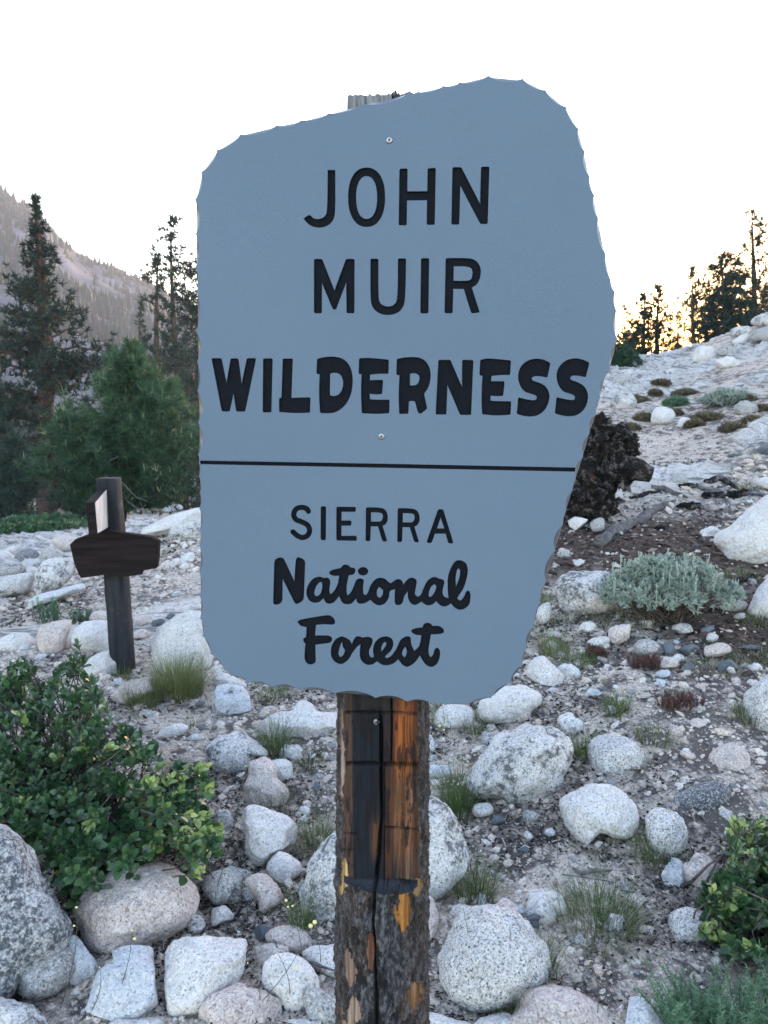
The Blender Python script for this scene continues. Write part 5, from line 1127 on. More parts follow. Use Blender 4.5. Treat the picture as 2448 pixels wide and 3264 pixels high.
tree(432, 1000, 434, 545, 55, 62, name='pine_tree', label='dark pine half hidden behind the left edge of the sign', tr=.32, nbr=100, c0=.1, clump=.55, k=12, wid=.07, seed=15, gaps=.1, dens=1.1, prof=lambda u: float(np.interp(u, [.1, .5, .7, .93, 1], [1.3, 1.2, .9, .8, .3])))
for j, (bx, tx, ty, Y, Rp, lab) in enumerate(((300, 305, 655, 62, 34, 'short dark pine beyond the young pine, below the slope line'), (20, -18, 800, 44, 70, 'broad dark pine at the left edge behind the tall pine'), (180, 182, 905, 48, 60, 'dark pine between the tall pine and the young pine'), (405, 402, 760, 46, 60, 'dense low pine beside the sign behind the young pine'), (232, 236, 760, 75, 26, 'small far pine above the left shoulder of the young pine'), (30, 34, 955, 27, 75, 'low dark conifer at the left edge beside the reddish trunk'), (165, 168, 930, 30, 60, 'low dark conifer right of the reddish trunk'))):
    tree(bx, 1120, tx, ty, Y, Rp, name='pine_tree', label=lab, tr=.2, nbr=90, c0=.05, clump=.42, k=12, wid=.055, seed=20+j, dens=1.15)
# right: backlit trees beyond the crest
tree(1626, 745, 1627, 456, 34, 95, name='pine_tree', label='tall sparse pine on the crest at the right edge', tr=.15, nbr=85, c0=.04, clump=.24, k=12, wid=.036, seed=31, gaps=.35, dens=.65, prof=lambda u: float(np.interp(u, [.05, .3, .55, .62, .8, 1], [1.2, 1.35, 1.0, .3, .5, .15])))
tree(1568, 745, 1560, 548, 33, 82, name='pine_tree', label='dense dark bushy pine left of the tall sparse crest pine', tr=.11, nbr=95, c0=.03, clump=.24, k=12, wid=.036, seed=32, dens=.85, gaps=.25, prof=lambda u: float(np.interp(u, [.03, .2, .5, .75, .9, 1], [.8, 1.15, 1.0, .7, .35, .1])))
tree(1497, 755, 1497, 580, 33, 52, name='pine_tree', label='small pine with a bare lower trunk on the crest', tr=.1, nbr=50, c0=.25, clump=.22, k=11, wid=.034, seed=33, gaps=.35, dens=.7)
tree(1420, 775, 1422, 618, 36, 84, name='pine_tree', label='backlit pine in the sunset glow, right one of the close pair', tr=.12, nbr=75, c0=.03, clump=.24, k=11, wid=.042, seed=34, dens=.62, gaps=.35, prof=lambda u: float(np.interp(u, [.03, .2, .5, .75, 1], [.8, 1.0, .8, .35, .12])))
tree(1392, 775, 1390, 636, 36, 76, name='pine_tree', label='backlit pine in the sunset glow, left one of the close pair', tr=.12, nbr=70, c0=.03, clump=.24, k=11, wid=.042, seed=35, dens=.62, gaps=.35, prof=lambda u: float(np.interp(u, [.03, .25, .5, .75, 1], [.8, 1.05, .8, .3, .12])))
tree(1462, 770, 1463, 680, 40, 46, name='pine_tree', label='little backlit pine between the close pair and the bare-trunked pine', tr=.07, nbr=34, c0=.1, clump=.2, k=9, wid=.028, seed=36, dens=.8, gaps=.2)
tree(1350, 790, 1348, 660, 38, 50, name='pine_tree', label='faint backlit pine against the right edge of the sign', tr=.07, nbr=34, c0=.1, clump=.22, k=9, wid=.03, seed=37, dens=.7, gaps=.2)
tree(1528, 760, 1530, 668, 36, 52, name='pine_tree', label='low dark pine under the dense bushy pine on the crest', tr=.08, nbr=46, c0=.05, clump=.22, k=10, wid=.034, seed=38, dens=1.0)
tree(1662, 735, 1668, 600, 36, 62, name='pine_tree', label='dark pine cut by the right edge behind the tall sparse pine', tr=.1, nbr=50, c0=.05, clump=.24, k=10, wid=.034, seed=39, dens=1.0)
rp = lambda u: float(np.interp(u, [.03, .2, .45, .7, .88, 1], [.9, 1.25, 1.15, .85, .5, .15]))
for j, (bx, by, tx, ty, Y, Rp, lab) in enumerate(((1372, 785, 1370, 722, 35, 42, 'low bushy tree filling the gap left of the backlit pair'), (1548, 750, 1543, 640, 37, 60, 'wide dark tree between the bare-trunked pine and the dense bushy pine'), (1598, 745, 1600, 600, 38, 66, 'wide dark tree between the dense bushy pine and the tall sparse pine'))):
    tree(bx, by, tx, ty, Y, Rp, name='pine_tree', label=lab, tr=.09, nbr=60, c0=.02, clump=.23, k=11, wid=.034, seed=130+j, dens=.55, gaps=.4, prof=rp)
def blobshrub(c_, rx, ry, rz, n_, L_, W, k, mat, label, cat='shrub', name='shrub', t0=.5, up=.6, seed=1, stems=True, group=None):
    global rng
    keep = rng; rng = np.random.default_rng(seed)
    D = rng.normal(size=(n_, 3)); D /= np.linalg.norm(D, axis=1)[:, None]; D[:, 2] = np.abs(D[:, 2]); q_ = rng.uniform(.35, 1, n_)**.5
    C_ = D*q_[:, None]*[rx, ry, rz]; C_ *= (1+.25*fbm(C_/max(rx, .01)*1.7, 2, seed))[:, None]
    root = empty(name, tuple(c_), label, cat, group); V, f, t = needles(C_, L_, W, k, up, np.clip(t0+.25*fbm(C_/rx*3, 2, seed+1)+.15*(C_[:, 2]/rz-.5), 0, 1), D*.6)
    a = Acc(); a.add(V, None, f, t); link('foliage', a.mesh('foliage'), M[mat], root)
    if stems:
        s_ = Acc()
        for i in range(26):
            p = C_[rng.integers(n_)]; m = np.linspace(0, 1, 5)[:, None]; path = m*p*.9+[0, 0, -.03]+np.sin(m*3)*rng.normal(0, .04*rx, 3); s_.add(*tube(path, np.linspace(.008, .002, 5)*max(1, rx*2), 4))
        link('woody_stem', s_.mesh('woody_stem', True), M['twig'], root)
    rng = keep; return root
def gp(px, py):    # ground point under a pixel of the 1659-wide view
    p, s = hit(*D2S((px, py))); return np.array([p[0], p[1], float(terr(p[0], p[1]))]), s
p, s = gp(1352, 795); blobshrub(p+[-.2, .5, 0], .7, .6, .55, 900, .12, .03, 8, 'youngpine', 'low green shrub touching the right sign edge below the glow', seed=41, t0=.3)
p, s = gp(1575, 872); blobshrub(p, .42, .3, .17, 500, .07, .02, 8, 'sage', 'small grey-green shrub in the brown scrub high on the slope', seed=42, t0=.4)
p, s = gp(1445, 880); blobshrub(p+[.05, -.2, 0], .2, .14, .12, 300, .07, .014, 8, 'feather', 'little green plant at the foot of the domed white rock', seed=43, cat='plant', name='plant', t0=.7, stems=False)
# green ground shrubs in front of the big pine
for j, (px, py, rx_, lab) in enumerate(((20, 1172, .8, 'leafy green ground shrub at the far left edge under the pines'), (80, 1168, .8, 'leafy green ground shrub before the reddish pine trunk'), (135, 1160, .7, 'leafy green ground shrub left of the trail sign'))):
    P = at_Y(px, py, 11.0+j*.4); z = float(terr(P[0], P[1])); blobshrub((P[0], P[1], z), rx_, .6, max(.25, P[2]-z+.12), 1500, .055, .03, 6, 'youngpine', lab, seed=50+j, t0=.7)

# ------------------------------------------------------------------ broad-leaved evergreen bushes
def leaf_mesh():
    # pointed oval leaf folded along its midrib, with small teeth
    V = [(0, 0, 0)]; m = 6
    for i in range(1, m):
        t = i/m; wv_ = .31*math.sin(math.pi*t**.92)**.62*(1.05 if i % 2 else .97); V += [(-wv_, t, .07*math.sin(t*3)+abs(wv_)*.16), (0, t+.02, .07*math.sin(t*3)), (wv_, t, .07*math.sin(t*3)+abs(wv_)*.16)]
    V.append((0, 1.04, .03)); Q = []; T = [(0, 2, 1), (0, 3, 2)]
    for i in range(m-2): a = 1+3*i; Q += [(a, a+1, a+4, a+3), (a+1, a+2, a+5, a+4)]
    e = 1+3*(m-2); T += [(e, e+1, len(V)-1), (e+1, e+2, len(V)-1)]
    return np.array(V), np.array(Q), np.array(T)
LV, LQ, LT = leaf_mesh()
def leaf_bush(label, poly, dep, n_, size, yellow, seed, base, cat='shrub', nparts=150):
    """poly: canopy region in the 1659-wide view; dep(x,y): how far from the camera its surface lies there"""
    global rng
    keep = rng; rng = np.random.default_rng(seed); rr = random.Random(seed)
    Pg = np.array(poly, float)
    def inside(x, y):
        c_ = False; j = len(Pg)-1
        for i in range(len(Pg)):
            if (Pg[i, 1] > y) != (Pg[j, 1] > y) and x < (Pg[j, 0]-Pg[i, 0])*(y-Pg[i, 1])/(Pg[j, 1]-Pg[i, 1])+Pg[i, 0]: c_ = not c_
            j = i
        return c_
    root = empty('leafy_bush', tuple(base), label, cat); B = np.array(base); tips = []
    lo, hi = Pg.min(0), Pg.max(0)
    while len(tips) < n_:
        x, y = rr.uniform(lo[0], hi[0]), rr.uniform(lo[1], hi[1])
        if not inside(x, y): continue
        lay = rr.random()**1.6*.42; d = dep(x, y)+lay+.07*float(fbm(np.array([[x*.012, y*.012, seed]]), 2, 5)[0])
        P = EYEV+ray(*D2S((x, y)))*d
        if P[2] < float(terr_smooth(P[0], P[1]))+.02: continue
        if lay > .12 and rr.random() < .25: continue
        tips.append((P, lay, x, y))
    st = Acc(); MATS = []; TI = []
    for P, lay, x, y in tips:
        ax = P-B-[0, 0, -.15]; ax = ax/np.linalg.norm(ax)+rng.normal(0, .35, 3)+[0, -.25, .25]; ax /= np.linalg.norm(ax)
        L0 = rr.uniform(.06, .14)
        if lay < .25 or rr.random() < .3: m = np.linspace(0, 1, 4)[:, None]; st.add(*tube(P-ax*L0*(1-m)*1.3+rng.normal(0, .004, (4, 3)), np.linspace(.0024, .0012, 4), 4))
        yl = yellow(x, y); young = rr.random() < yl
        nl = rr.randint(7, 11); s1 = np.cross(ax, [0, 0, 1.]); s1 /= np.linalg.norm(s1); s2 = np.cross(ax, s1)
        for i in range(nl):
            t = i/nl; a = i*2.4+rr.random()*.5; out = s1*math.cos(a)+s2*math.sin(a); op = .35+.75*(1-t)+rr.uniform(-.15, .2)
            d_ = ax*math.cos(op)+out*math.sin(op); d_ /= np.linalg.norm(d_); nrm_ = ax*math.sin(op)-out*math.cos(op)+rng.normal(0, .22, 3)+[0, 0, .3]; sd = np.cross(d_, nrm_); sd /= np.linalg.norm(sd); nrm_ = np.cross(sd, d_)
            sz = size*rr.uniform(.7, 1.2)*(.55+.45*(1-t) if i > nl*.6 else 1); pos = P-ax*L0*(1-t)*.75
            MATS.append(np.array([sd*sz, d_*sz, nrm_*sz, pos])); TI.append(np.clip((.80+.2*t if young and t > .35 else rr.gauss(.36, .17)+(.1 if young else 0)), 0, 1))
    MATS = np.array(MATS); TI = np.array(TI)
    order = np.argsort(np.linalg.norm(MATS[:, 3]-EYEV, axis=1)); vis = order[:nparts]; rest = order[nparts:]
    Rm = MATS[rest]; V = np.einsum('vk,nkj->nvj', LV, Rm[:, :3])+Rm[:, 3][:, None]; nv = len(LV); n2 = len(rest)
    fq = (LQ[None]+(np.arange(n2)*nv)[:, None, None]).reshape(-1, 4); ft = (LT[None]+(np.arange(n2)*nv)[:, None, None]).reshape(-1, 3)
    o = link('foliage', mk_mesh('foliage', V.reshape(-1, 3)-B, [ft, fq], True, {'tint': np.repeat(TI[rest], nv)}), M['oakleaf'], root); o['kind'] = 'stuff'
    lm = []
    for k in range(8): me = mk_mesh('leaf', LV, [LT, LQ], True, {'tint': np.full(nv, [.15, .28, .36, .45, .55, .66, .86, .96][k])}); me.materials.append(M['oakleaf']); lm.append(me)
    lev = np.array([.15, .28, .36, .45, .55, .66, .86, .96])
    for i in vis:
        m_ = MATS[i]; o = bpy.data.objects.new('leaf', lm[int(np.abs(lev-TI[i]).argmin())]); COL.objects.link(o); o.parent = root
        o.matrix_basis = Matrix(((m_[0][0], m_[1][0], m_[2][0], m_[3][0]-B[0]), (m_[0][1], m_[1][1], m_[2][1], m_[3][1]-B[1]), (m_[0][2], m_[1][2], m_[2][2], m_[3][2]-B[2]), (0, 0, 0, 1)))
    # branches run from the base to the leafy tips
    for i in range(130):
        P = tips[rr.randrange(len(tips))][0]; m = np.linspace(0, 1, 8)[:, None]; b0 = B+[rr.uniform(-.3, .3), rr.uniform(-.12, .2), .0]
        path = b0*(1-m)+P*m + np.sin(m*math.pi)*np.array([rr.uniform(-.06, .06), rr.uniform(-.05, .05), -.05]); path[1:] += rng.normal(0, .006, (7, 3)); st.add(*tube(path, np.linspace(.0075, .0016, 8), 5))
    s_ = link('woody_stem', st.mesh('woody_stem', True), M['twig'], root); s_.data.transform(Matrix.Translation(-Vector(B)))
    rng = keep; return root
polyL = [(-120,1440),(0,1425),(60,1420),(110,1470),(150,1400),(165,1375),(185,1430),(215,1480),(225,1540),(270,1560),(330,1590),(350,1620),(400,1655),(430,1630),(462,1655),(480,1690),(440,1720),(460,1760),(482,1790),(470,1830),(430,1850),(440,1890),(400,1895),(385,1850),(340,1830),(300,1880),(240,1890),(170,1930),(110,1880),(60,1800),(-40,1740),(-120,1740)]
def depL(x, y): return float(np.interp(y, [1400, 1560, 1900], [3.35, 2.95, 2.28])) - .0002*(x-200)
pb, _ = gp(150, 1830)
leaf_bush('big dark green leathery-leaved bush filling the left side, its right tips yellow-green', polyL, depL, 850, .038, lambda x, y: .36 if x > 320 and y > 1640 else .05, 61, (pb[0]-.1, pb[1]+.12, pb[2]), nparts=170)
polyR = [(1500,1905),(1530,1880),(1560,1890),(1580,1850),(1560,1800),(1590,1760),(1640,1760),(1760,1740),(1780,2120),(1640,2090),(1600,2060),(1560,2040),(1520,2010),(1495,1960),(1530,1940)]
def depR(x, y): return float(np.interp(y, [1740, 2100], [2.5, 2.02]))
pb, _ = gp(1690, 2040)
leaf_bush('smaller yellow-green leathery-leaved bush at the lower right edge', polyR, depR, 330, .033, lambda x, y: .5, 62, (pb[0]+.02, pb[1]+.1, pb[2]), nparts=110)

# ------------------------------------------------------------------ grasses and small plants
def blades(c_, h, r, n_, seed, spread=.5, w_=.0022, dry=.25, t0=.45, curl=.5):
    g_ = np.random.default_rng(seed); a = g_.uniform(0, 6.28, n_); q_ = np.sqrt(g_.random(n_))*r*.45; bx, by = c_[0]+np.cos(a)*q_, c_[1]+np.sin(a)*q_
    L_ = h*g_.uniform(.5, 1.15, n_); th_ = a+g_.normal(0, .6, n_); ti = np.abs(g_.normal(0, spread, n_)); isd = g_.random(n_) < dry; L_ = np.where(isd, L_*.8, L_); ti = np.where(isd, ti+.5, ti)
    m = 5; S_ = np.linspace(0, 1, m); V = np.zeros((n_, m, 2, 3)); x = bx.copy(); y = by.copy(); z = terr_smooth(bx, by)*0+c_[2]-.008
    sx, sy = -np.sin(th_), np.cos(th_)
    ang = ti.copy()
    for k in range(m):
        ww = w_*(1-S_[k]*.9)*(1+0*L_); V[:, k, 0] = np.stack([x-sx*ww/2, y-sy*ww/2, z], 1); V[:, k, 1] = np.stack([x+sx*ww/2, y+sy*ww/2, z], 1)
        st_ = L_/(m-1); x = x+np.cos(th_)*np.sin(ang)*st_; y = y+np.sin(th_)*np.sin(ang)*st_; z = np.maximum(z+np.cos(ang)*st_, c_[2]+.002); ang = ang+curl*g_.uniform(.1, .6, n_)
    t = np.where(isd, g_.uniform(.82, 1, n_), np.clip(g_.normal(t0, .12, n_), .05, .75))
    f = np.array([[2*k, 2*k+1, 2*k+3, 2*k+2] for k in range(m-1)]); f = (f[None]+(np.arange(n_)*m*2)[:, None, None]).reshape(-1, 4)
    return V.reshape(-1, 3), f, np.repeat(t, m*2)
def tuft(px, py, h, r, n_, label, **kw):
    """h, r in pixels of the 1659-wide view"""
    p, s = gp(px, py); k = s/1784; c_ = np.array(p); sd = int(px*7+py)
    V, f, t = blades((0, 0, 0), h*k, r*k, n_, sd, w_=kw.pop('w', .0021)*max(1, s/2.6), **kw); me = mk_mesh('grass_tuft', V, f, False, {'tint': t})
    o = link('grass_tuft', me, M['grass'], None, tuple(c_)); return tag(o, label, 'grass')
Lx = lambda x, y, f=Lf: ((f[0]+x/f[2])/1.47559, (f[1]+y/f[2])/1.47559)
TU = [
 ((388,1500), 92, 110, 1100, 'tall yellow-green grass clump left of the lower sign corner', dict(t0=.66, dry=.12, spread=.28)),
 ((310,1525), 62, 80, 520, 'shorter yellow-green grass clump in front of the tall one', dict(t0=.62, dry=.15, spread=.3)),
 ((262,1462), 40, 50, 160, 'wispy grass at the foot of the dark trail post', dict(t0=.6, dry=.4)),
 (Lx(1320,400), 45, 80, 220, 'low grass tuft under the left lower edge of the sign', dict(t0=.5, dry=.4)),
 (Lx(925,560), 48, 40, 110, 'thin tuft beside the angular blue-grey block', dict(t0=.55, dry=.45)),
 (Lx(1325,690), 90, 60, 260, 'dark green tuft in front of the long white slab rock', dict(t0=.4, dry=.2, spread=.35)),
 (Lx(1510,760), 46, 70, 170, 'dark low tuft close to the left side of the post', dict(t0=.3, dry=.35)),
 (Lx(1310,950), 60, 80, 300, 'brownish green tuft at the foot of the upright pinkish rock', dict(t0=.45, dry=.4, spread=.35)),
 (Lx(1520,1110), 85, 90, 340, 'wispy grass behind the cone-shaped white rock', dict(t0=.42, dry=.5)),
 (Lx(1450,1560), 120, 60, 130, 'thin green tuft with pale yellow pods beside the post', dict(t0=.42, dry=.2, spread=.25)),
 (Rf and Lx(235,610,Rf), 130, 80, 460, 'tall dark green tuft left of the large dome boulder', dict(t0=.38, dry=.25, spread=.32)),
 (Lx(310,1045,Rf), 100, 100, 460, 'dark tuft with grey dead blades below the lichen-spotted boulder', dict(t0=.33, dry=.4, spread=.4)),
 (Lx(800,385,Rf), 75, 65, 260, 'bright tuft between the dome boulder and the rounded white boulder', dict(t0=.5, dry=.2, spread=.35)),
 (Lx(1130,360,Rf), 42, 90, 220, 'mossy dark tuft right of the rounded speckled white boulder', dict(t0=.3, dry=.3)),
 (Lx(965,215,Rf), 50, 55, 170, 'small green tuft upslope on the gravel', dict(t0=.45, dry=.2)),
 (Lx(870,1180,Rf), 105, 190, 900, 'wide dishevelled grass tussock in the middle of the lower right gravel', dict(t0=.36, dry=.42, spread=.6)),
 (Lx(1140,860,Rf), 85, 100, 300, 'tuft leaning over the foot of the upright granite rock', dict(t0=.38, dry=.3, spread=.45)),
 (Lx(880,800,Rf), 45, 90, 240, 'dry tuft under the overhang of the bright white boulder', dict(t0=.35, dry=.7)),
 (Lx(620,1420,Rf), 85, 70, 200, 'thin tuft beside the right flank of the speckled boulder', dict(t0=.35, dry=.25, spread=.3)),
 (Lx(460,1560,Rf), 95, 110, 300, 'green blades in front of the foot of the speckled boulder', dict(t0=.36, dry=.2, spread=.35)),
 (Lx(1560,250,Rf), 60, 80, 240, 'tuft against the large speckled boulder at the right edge', dict(t0=.36, dry=.4)),
 (Lx(170,250,Rf), 62, 60, 170, 'thin tuft before the white rock right of the post top', dict(t0=.45, dry=.3)),
 (Lx(310,255,Rf), 62, 70, 190, 'second thin tuft before the big smooth white rock', dict(t0=.42, dry=.4)),
 (Lx(740,420,Rf), 40, 100, 300, 'grey dead tuft between the two round boulders', dict(t0=.5, dry=.9)),
 (Lx(320,1330,Mf), 58, 70, 330, 'bright green tuft beside the sign edge above the triangular rock', dict(t0=.6, dry=.15, spread=.35)),
 (Lx(475,1390,Mf), 52, 75, 280, 'curling green tuft right of the bright one', dict(t0=.5, dry=.4, spread=.6)),
 (Lx(400,1430,Mf), 34, 110, 380, 'matted grey dead grass above the triangular white granite rock', dict(t0=.4, dry=.93)),
 (Lx(280,1010,Mf), 40, 50, 160, 'small green tuft by the sign edge left of the lichen boulder', dict(t0=.55, dry=.2)),
 (Lx(430,1110,Mf), 30, 110, 260, 'dark moss-like grass under the lichen boulder', dict(t0=.25, dry=.3)),
 (Lx(720,1730,Mf), 50, 50, 140, 'single green sprig tuft on the lower slope', dict(t0=.42, dry=.15, spread=.3)),
 (Lx(1480,860,Mf), 34, 90, 260, 'green grass strip under the very large pale boulder', dict(t0=.58, dry=.3)),
 (Lx(1600,1160,Mf), 34, 100, 280, 'dark green grass below the pale granite boulder at the right edge', dict(t0=.35, dry=.3)),
 (Lx(1540,290,Mf), 22, 60, 120, 'small green tuft high on the slope above the very large boulder', dict(t0=.6, dry=.3)),
 (Lx(560,1560,Lf), 55, 50, 60, 'sparse stalks growing out of the bottom left stones', dict(t0=.4, dry=.7, spread=.2)),
 (Lx(1480,1250,Rf), 70, 90, 120, 'dry stalks beside the right-hand leafy bush', dict(t0=.4, dry=.8, spread=.25)),
 (Lx(1320,1440,Mf), 40, 140, 420, 'grey dead grass among the slates at the right', dict(t0=.3, dry=.85)),
 (Lx(1580,1350,Mf), 45, 140, 420, 'tangled grey dead grass at the right edge above the speckled boulder', dict(t0=.3, dry=.8)),
 (Lx(780,1110,Mf), 36, 170, 500, 'dark dead twiggy grass beneath the sage bush', dict(t0=.15, dry=.6)),
]
for (xy, h, r, n_, lab, kw) in TU: tuft(xy[0], xy[1], h, r, n_, lab, **kw)
# many dry little tufts that look alike
for i in range(64):
    az_ = random.uniform(-.2, .44) if i % 3 else random.uniform(-.42, -.05); d_ = math.exp(random.uniform(math.log(2.1), math.log(8.5))); x, y = math.tan(az_)*d_, d_
    if slabmask(x, y) > .4 or abs(x) < .1 or not free(x, y, .02): continue
    V, f, t = blades((0, 0, 0), random.uniform(.03, .075), random.uniform(.03, .1), random.randint(25, 80), i+900, dry=random.choice((.3, .8, .95)), t0=.35, spread=.7, w_=.0018*max(1, d_/2.6))
    o = link('grass_tuft', mk_mesh('grass_tuft', V, f, False, {'tint': t}), M['grass'], None, (x, y, float(terr(x, y)))); l_, ok_ = locate('tiny dry grass wisp', x, y); tag(o, l_ if ok_ else 'tiny wisp of mostly dry grass on open gravel', 'grass', 'tiny dry grass wisps' if ok_ else 'tiny dry grass wisps on open gravel')
# long flowering stalks near the camera
def stalk(px, py, ptx, pty, label, pod=None, podr=.0, rad=.0009):
    p, s = gp(px, py); t = EYEV+ray(*D2S((ptx, pty)))*(s*.985); m = np.linspace(0, 1, 7)[:, None]; path = np.array(p)*(1-m)+t*m+np.sin(m*3.1)*np.array([.012, .01, 0]); B = np.array(p)
    root = empty('flower_stalk', tuple(B), label, 'plant'); link('stem', mk_mesh('stem', *tube(path-B, np.linspace(rad*1.4, rad*.7, 7), 4)), M['pst'], root)
    if pod:
        for dx, dy, r_ in pod:
            Vi, Fi = ICO[1]; c_ = EYEV+ray(*D2S((ptx+dx, pty+dy)))*(s*.985)-B; V = Vi*[r_, r_*.55, r_]+c_; link('seed_pod', mk_mesh('seed_pod', V, Fi, True), M['flower'], root)
M['pst'] = foliage('stalk', [(0, (.1, .1, .07)), (1, (.3, .27, .2))], .7, 0)
for a in [(690,2110,671,2000,'stalk with two big flat yellow pods beside the post', [(0,0,.0062),(9,-8,.0062)]), (655,2110,618,1945,'stalk with tiny pale buds left of the post', [(0,0,.004),(14,12,.003),(4,14,.003)]),
          (455,1960,530,1655,'thin stalk crossing the cone-shaped white rock',[(0,0,.002)]), (540,2212,640,2065,'bent stalk with a small orange leaf in front of the egg-shaped boulder',[(-2,28,.0045)]),
          (130,2180,165,1960,'thin stalk with small yellow flowers before the rounded light grey rock',[(0,0,.003),(-5,40,.003)]), (235,2205,285,2010,'thin stalk with yellow flowers before the bluish white boulder',[(0,0,.003),(6,18,.004)]),
          (190,2212,215,2090,'thin dry stalk at the bottom left',[(0,0,.002)]), (560,2212,535,2080,'leaning dark stalk at the bottom left of the post',[(0,0,.002)]), (625,2205,600,2060,'dark stalk before the cracked pale boulder',[(0,0,.002)]),
          (968,1585,950,1568,'small stem with one yellow flower right of the post top',[(0,0,.006),(9,9,.005)]), (1240,1640,1222,1625,'stem with pale flowers between the two round boulders',[(0,0,.006),(10,6,.005)]),
          (1205,1850,1185,1745,'thin stalk crossing the bright smooth white boulder',[(0,0,.002)]), (1300,1930,1330,1790,'thin stalk left of the upright granite rock',[(0,0,.002)]), (588,1600,578,1540,'little stem with a yellow flower on the long slab rock',[(0,0,.006)]), (512,1625,508,1598,'little stem with a yellow flower by the half-buried grey boulder',[(0,0,.006)]),
          (1290,2212,1275,2075,'fine green stalk beside the feathery plant',[(0,0,.002)]), (1010,2150,1000,1960,'long fine stalk crossing the speckled boulder',[(0,0,.002)]), (1090,2150,1100,2000,'second fine stalk crossing the right flank of the speckled boulder',[(0,0,.002)])]:
    stalk(*a)
# sage bush
def sage(px, py, wpx, hpx, label, seed=70):
    global rng
    keep = rng; rng = np.random.default_rng(seed); p, s = gp(px, py); k = s/1784; W, H = wpx*k/2, hpx*k; root = empty('sage_bush', tuple(p), label, 'shrub')
    n_ = 2300; a = rng.uniform(0, 6.28, n_); q_ = np.sqrt(rng.random(n_)); x = np.cos(a)*q_*W; y = np.sin(a)*q_*W*.6; z = H*(.22+.70*np.sqrt(np.clip(1-q_**2*.92, 0, 1))*rng.uniform(.5, 1.05, n_)); lump_ = fbm(np.stack([x*7, y*7, z*5], 1), 3, seed); z *= 1+.22*lump_; kp = lump_+rng.uniform(-.5, .5, n_) > -.35; x, y, z = x[kp], y[kp], z[kp]; n_ = len(x)
    C_ = np.stack([x, y, z], 1); V, f, t = needles(C_, .024*max(1, s/4), .0135, 12, .9, np.clip(.55+.25*fbm(C_*14, 2, 3), 0, 1)); A_c = Acc(); A_c.add(V, None, f, t)
    m_ = rng.random(n_) < .05; sp = C_[m_]
    for c_ in sp[:60]:
        mm = np.linspace(0, 1, 4)[:, None]; h_ = rng.uniform(.05, .12); pth = c_+mm*np.array([rng.normal(0, .012), 0, h_]); vv, ff_ = tube(pth, [.0022]*4, 4); A_c.add(vv, ff_, None, .85)
        V, f, t = needles(c_+np.array([0, 0, 1.])*rng.uniform(.3, 1, (7, 1))*h_, .012, .006, 5, .5, np.full(7, .9)); A_c.add(V, None, f, t)
    link('foliage', A_c.mesh('foliage'), M['sage'], root); st = Acc()
    for i in range(330):
        c_ = C_[rng.integers(n_)]*rng.uniform(.7, 1.0); mm = np.linspace(0, 1, 6)[:, None]; pth = np.array([rng.normal(0, .05), rng.normal(0, .04), 0])*(1-mm)+c_*mm+np.sin(mm*3.1)*rng.normal(0, .03, 3); st.add(*tube(pth, np.linspace(.006, .0018, 6), 4))
    link('woody_stem', st.mesh('woody_stem', True), M['twig'], root); rng = keep
sage(1447, 1335, 300, 140, 'silvery green sage bush with dark woody undergrowth on the slope')
# feathery herb at the lower right corner
def herb(px, py, hpx, wpx, n_, label, mat, seed, t0=.5):
    g_ = np.random.default_rng(seed); p, s = gp(px, py); k = s/1784; root = empty('feathery_plant', tuple(p), label, 'plant'); A1 = Acc(); S1 = Acc(); global rng; keep = rng; rng = g_
    for i in range(n_):
        b = np.array([g_.uniform(-.5, .5)*wpx*k, g_.uniform(-.25, .25)*wpx*k, 0]); h_ = hpx*k*g_.uniform(.55, 1.05); mm = np.linspace(0, 1, 8)[:, None]; pth = b+mm*np.array([g_.normal(0, .28)*h_, g_.normal(0, .2)*h_, h_])+mm**2*np.array([g_.normal(0, .1)*h_, 0, 0])
        S1.add(*tube(pth, np.linspace(.0016, .0007, 8), 4)); c_ = np.stack([np.interp(np.linspace(.2, 1, 22), mm[:, 0], pth[:, j]) for j in range(3)], 1); V, f, t = needles(c_, .019, .0022, 5, .9, np.clip(np.linspace(t0-.2, t0+.35, 22), 0, 1)); A1.add(V, None, f, t)
    link('foliage', A1.mesh('foliage'), M[mat], root); link('stem', S1.mesh('stem', True), M[mat], root); rng = keep
herb(1600, 2290, 190, 270, 120, 'feathery blue-green herb in the bottom right corner', 'feather', 81)
herb(1500, 2225, 105, 120, 40, 'lower fringe of feathery herb left of the corner herb', 'feather', 82)
for (px, py, h, wd_, lab) in ((*Lx(880,1420,Mf), 30, 60, 'low reddish plant among the slates'), (*Lx(590,1350,Mf), 28, 40, 'small reddish brown plant near the curling green tuft'), (*Lx(1250,215,Rf), 32, 90, 'dark reddish brown plant upslope of the rounded speckled white boulder')):
    herb(px, py, h, wd_, 36, lab, 'red', int(px), .5)
for (px, py, h, wd_, lab) in ((*Lx(240,75,Lf), 55, 45, 'small blue-green sprig on the rounded pinkish boulder by the bush'), (*Lx(395,45,Lf), 30, 45, 'small blue-green sprig behind the broad white boulder')):
    herb(px, py, h, wd_, 30, lab, 'feather', int(px), .4)

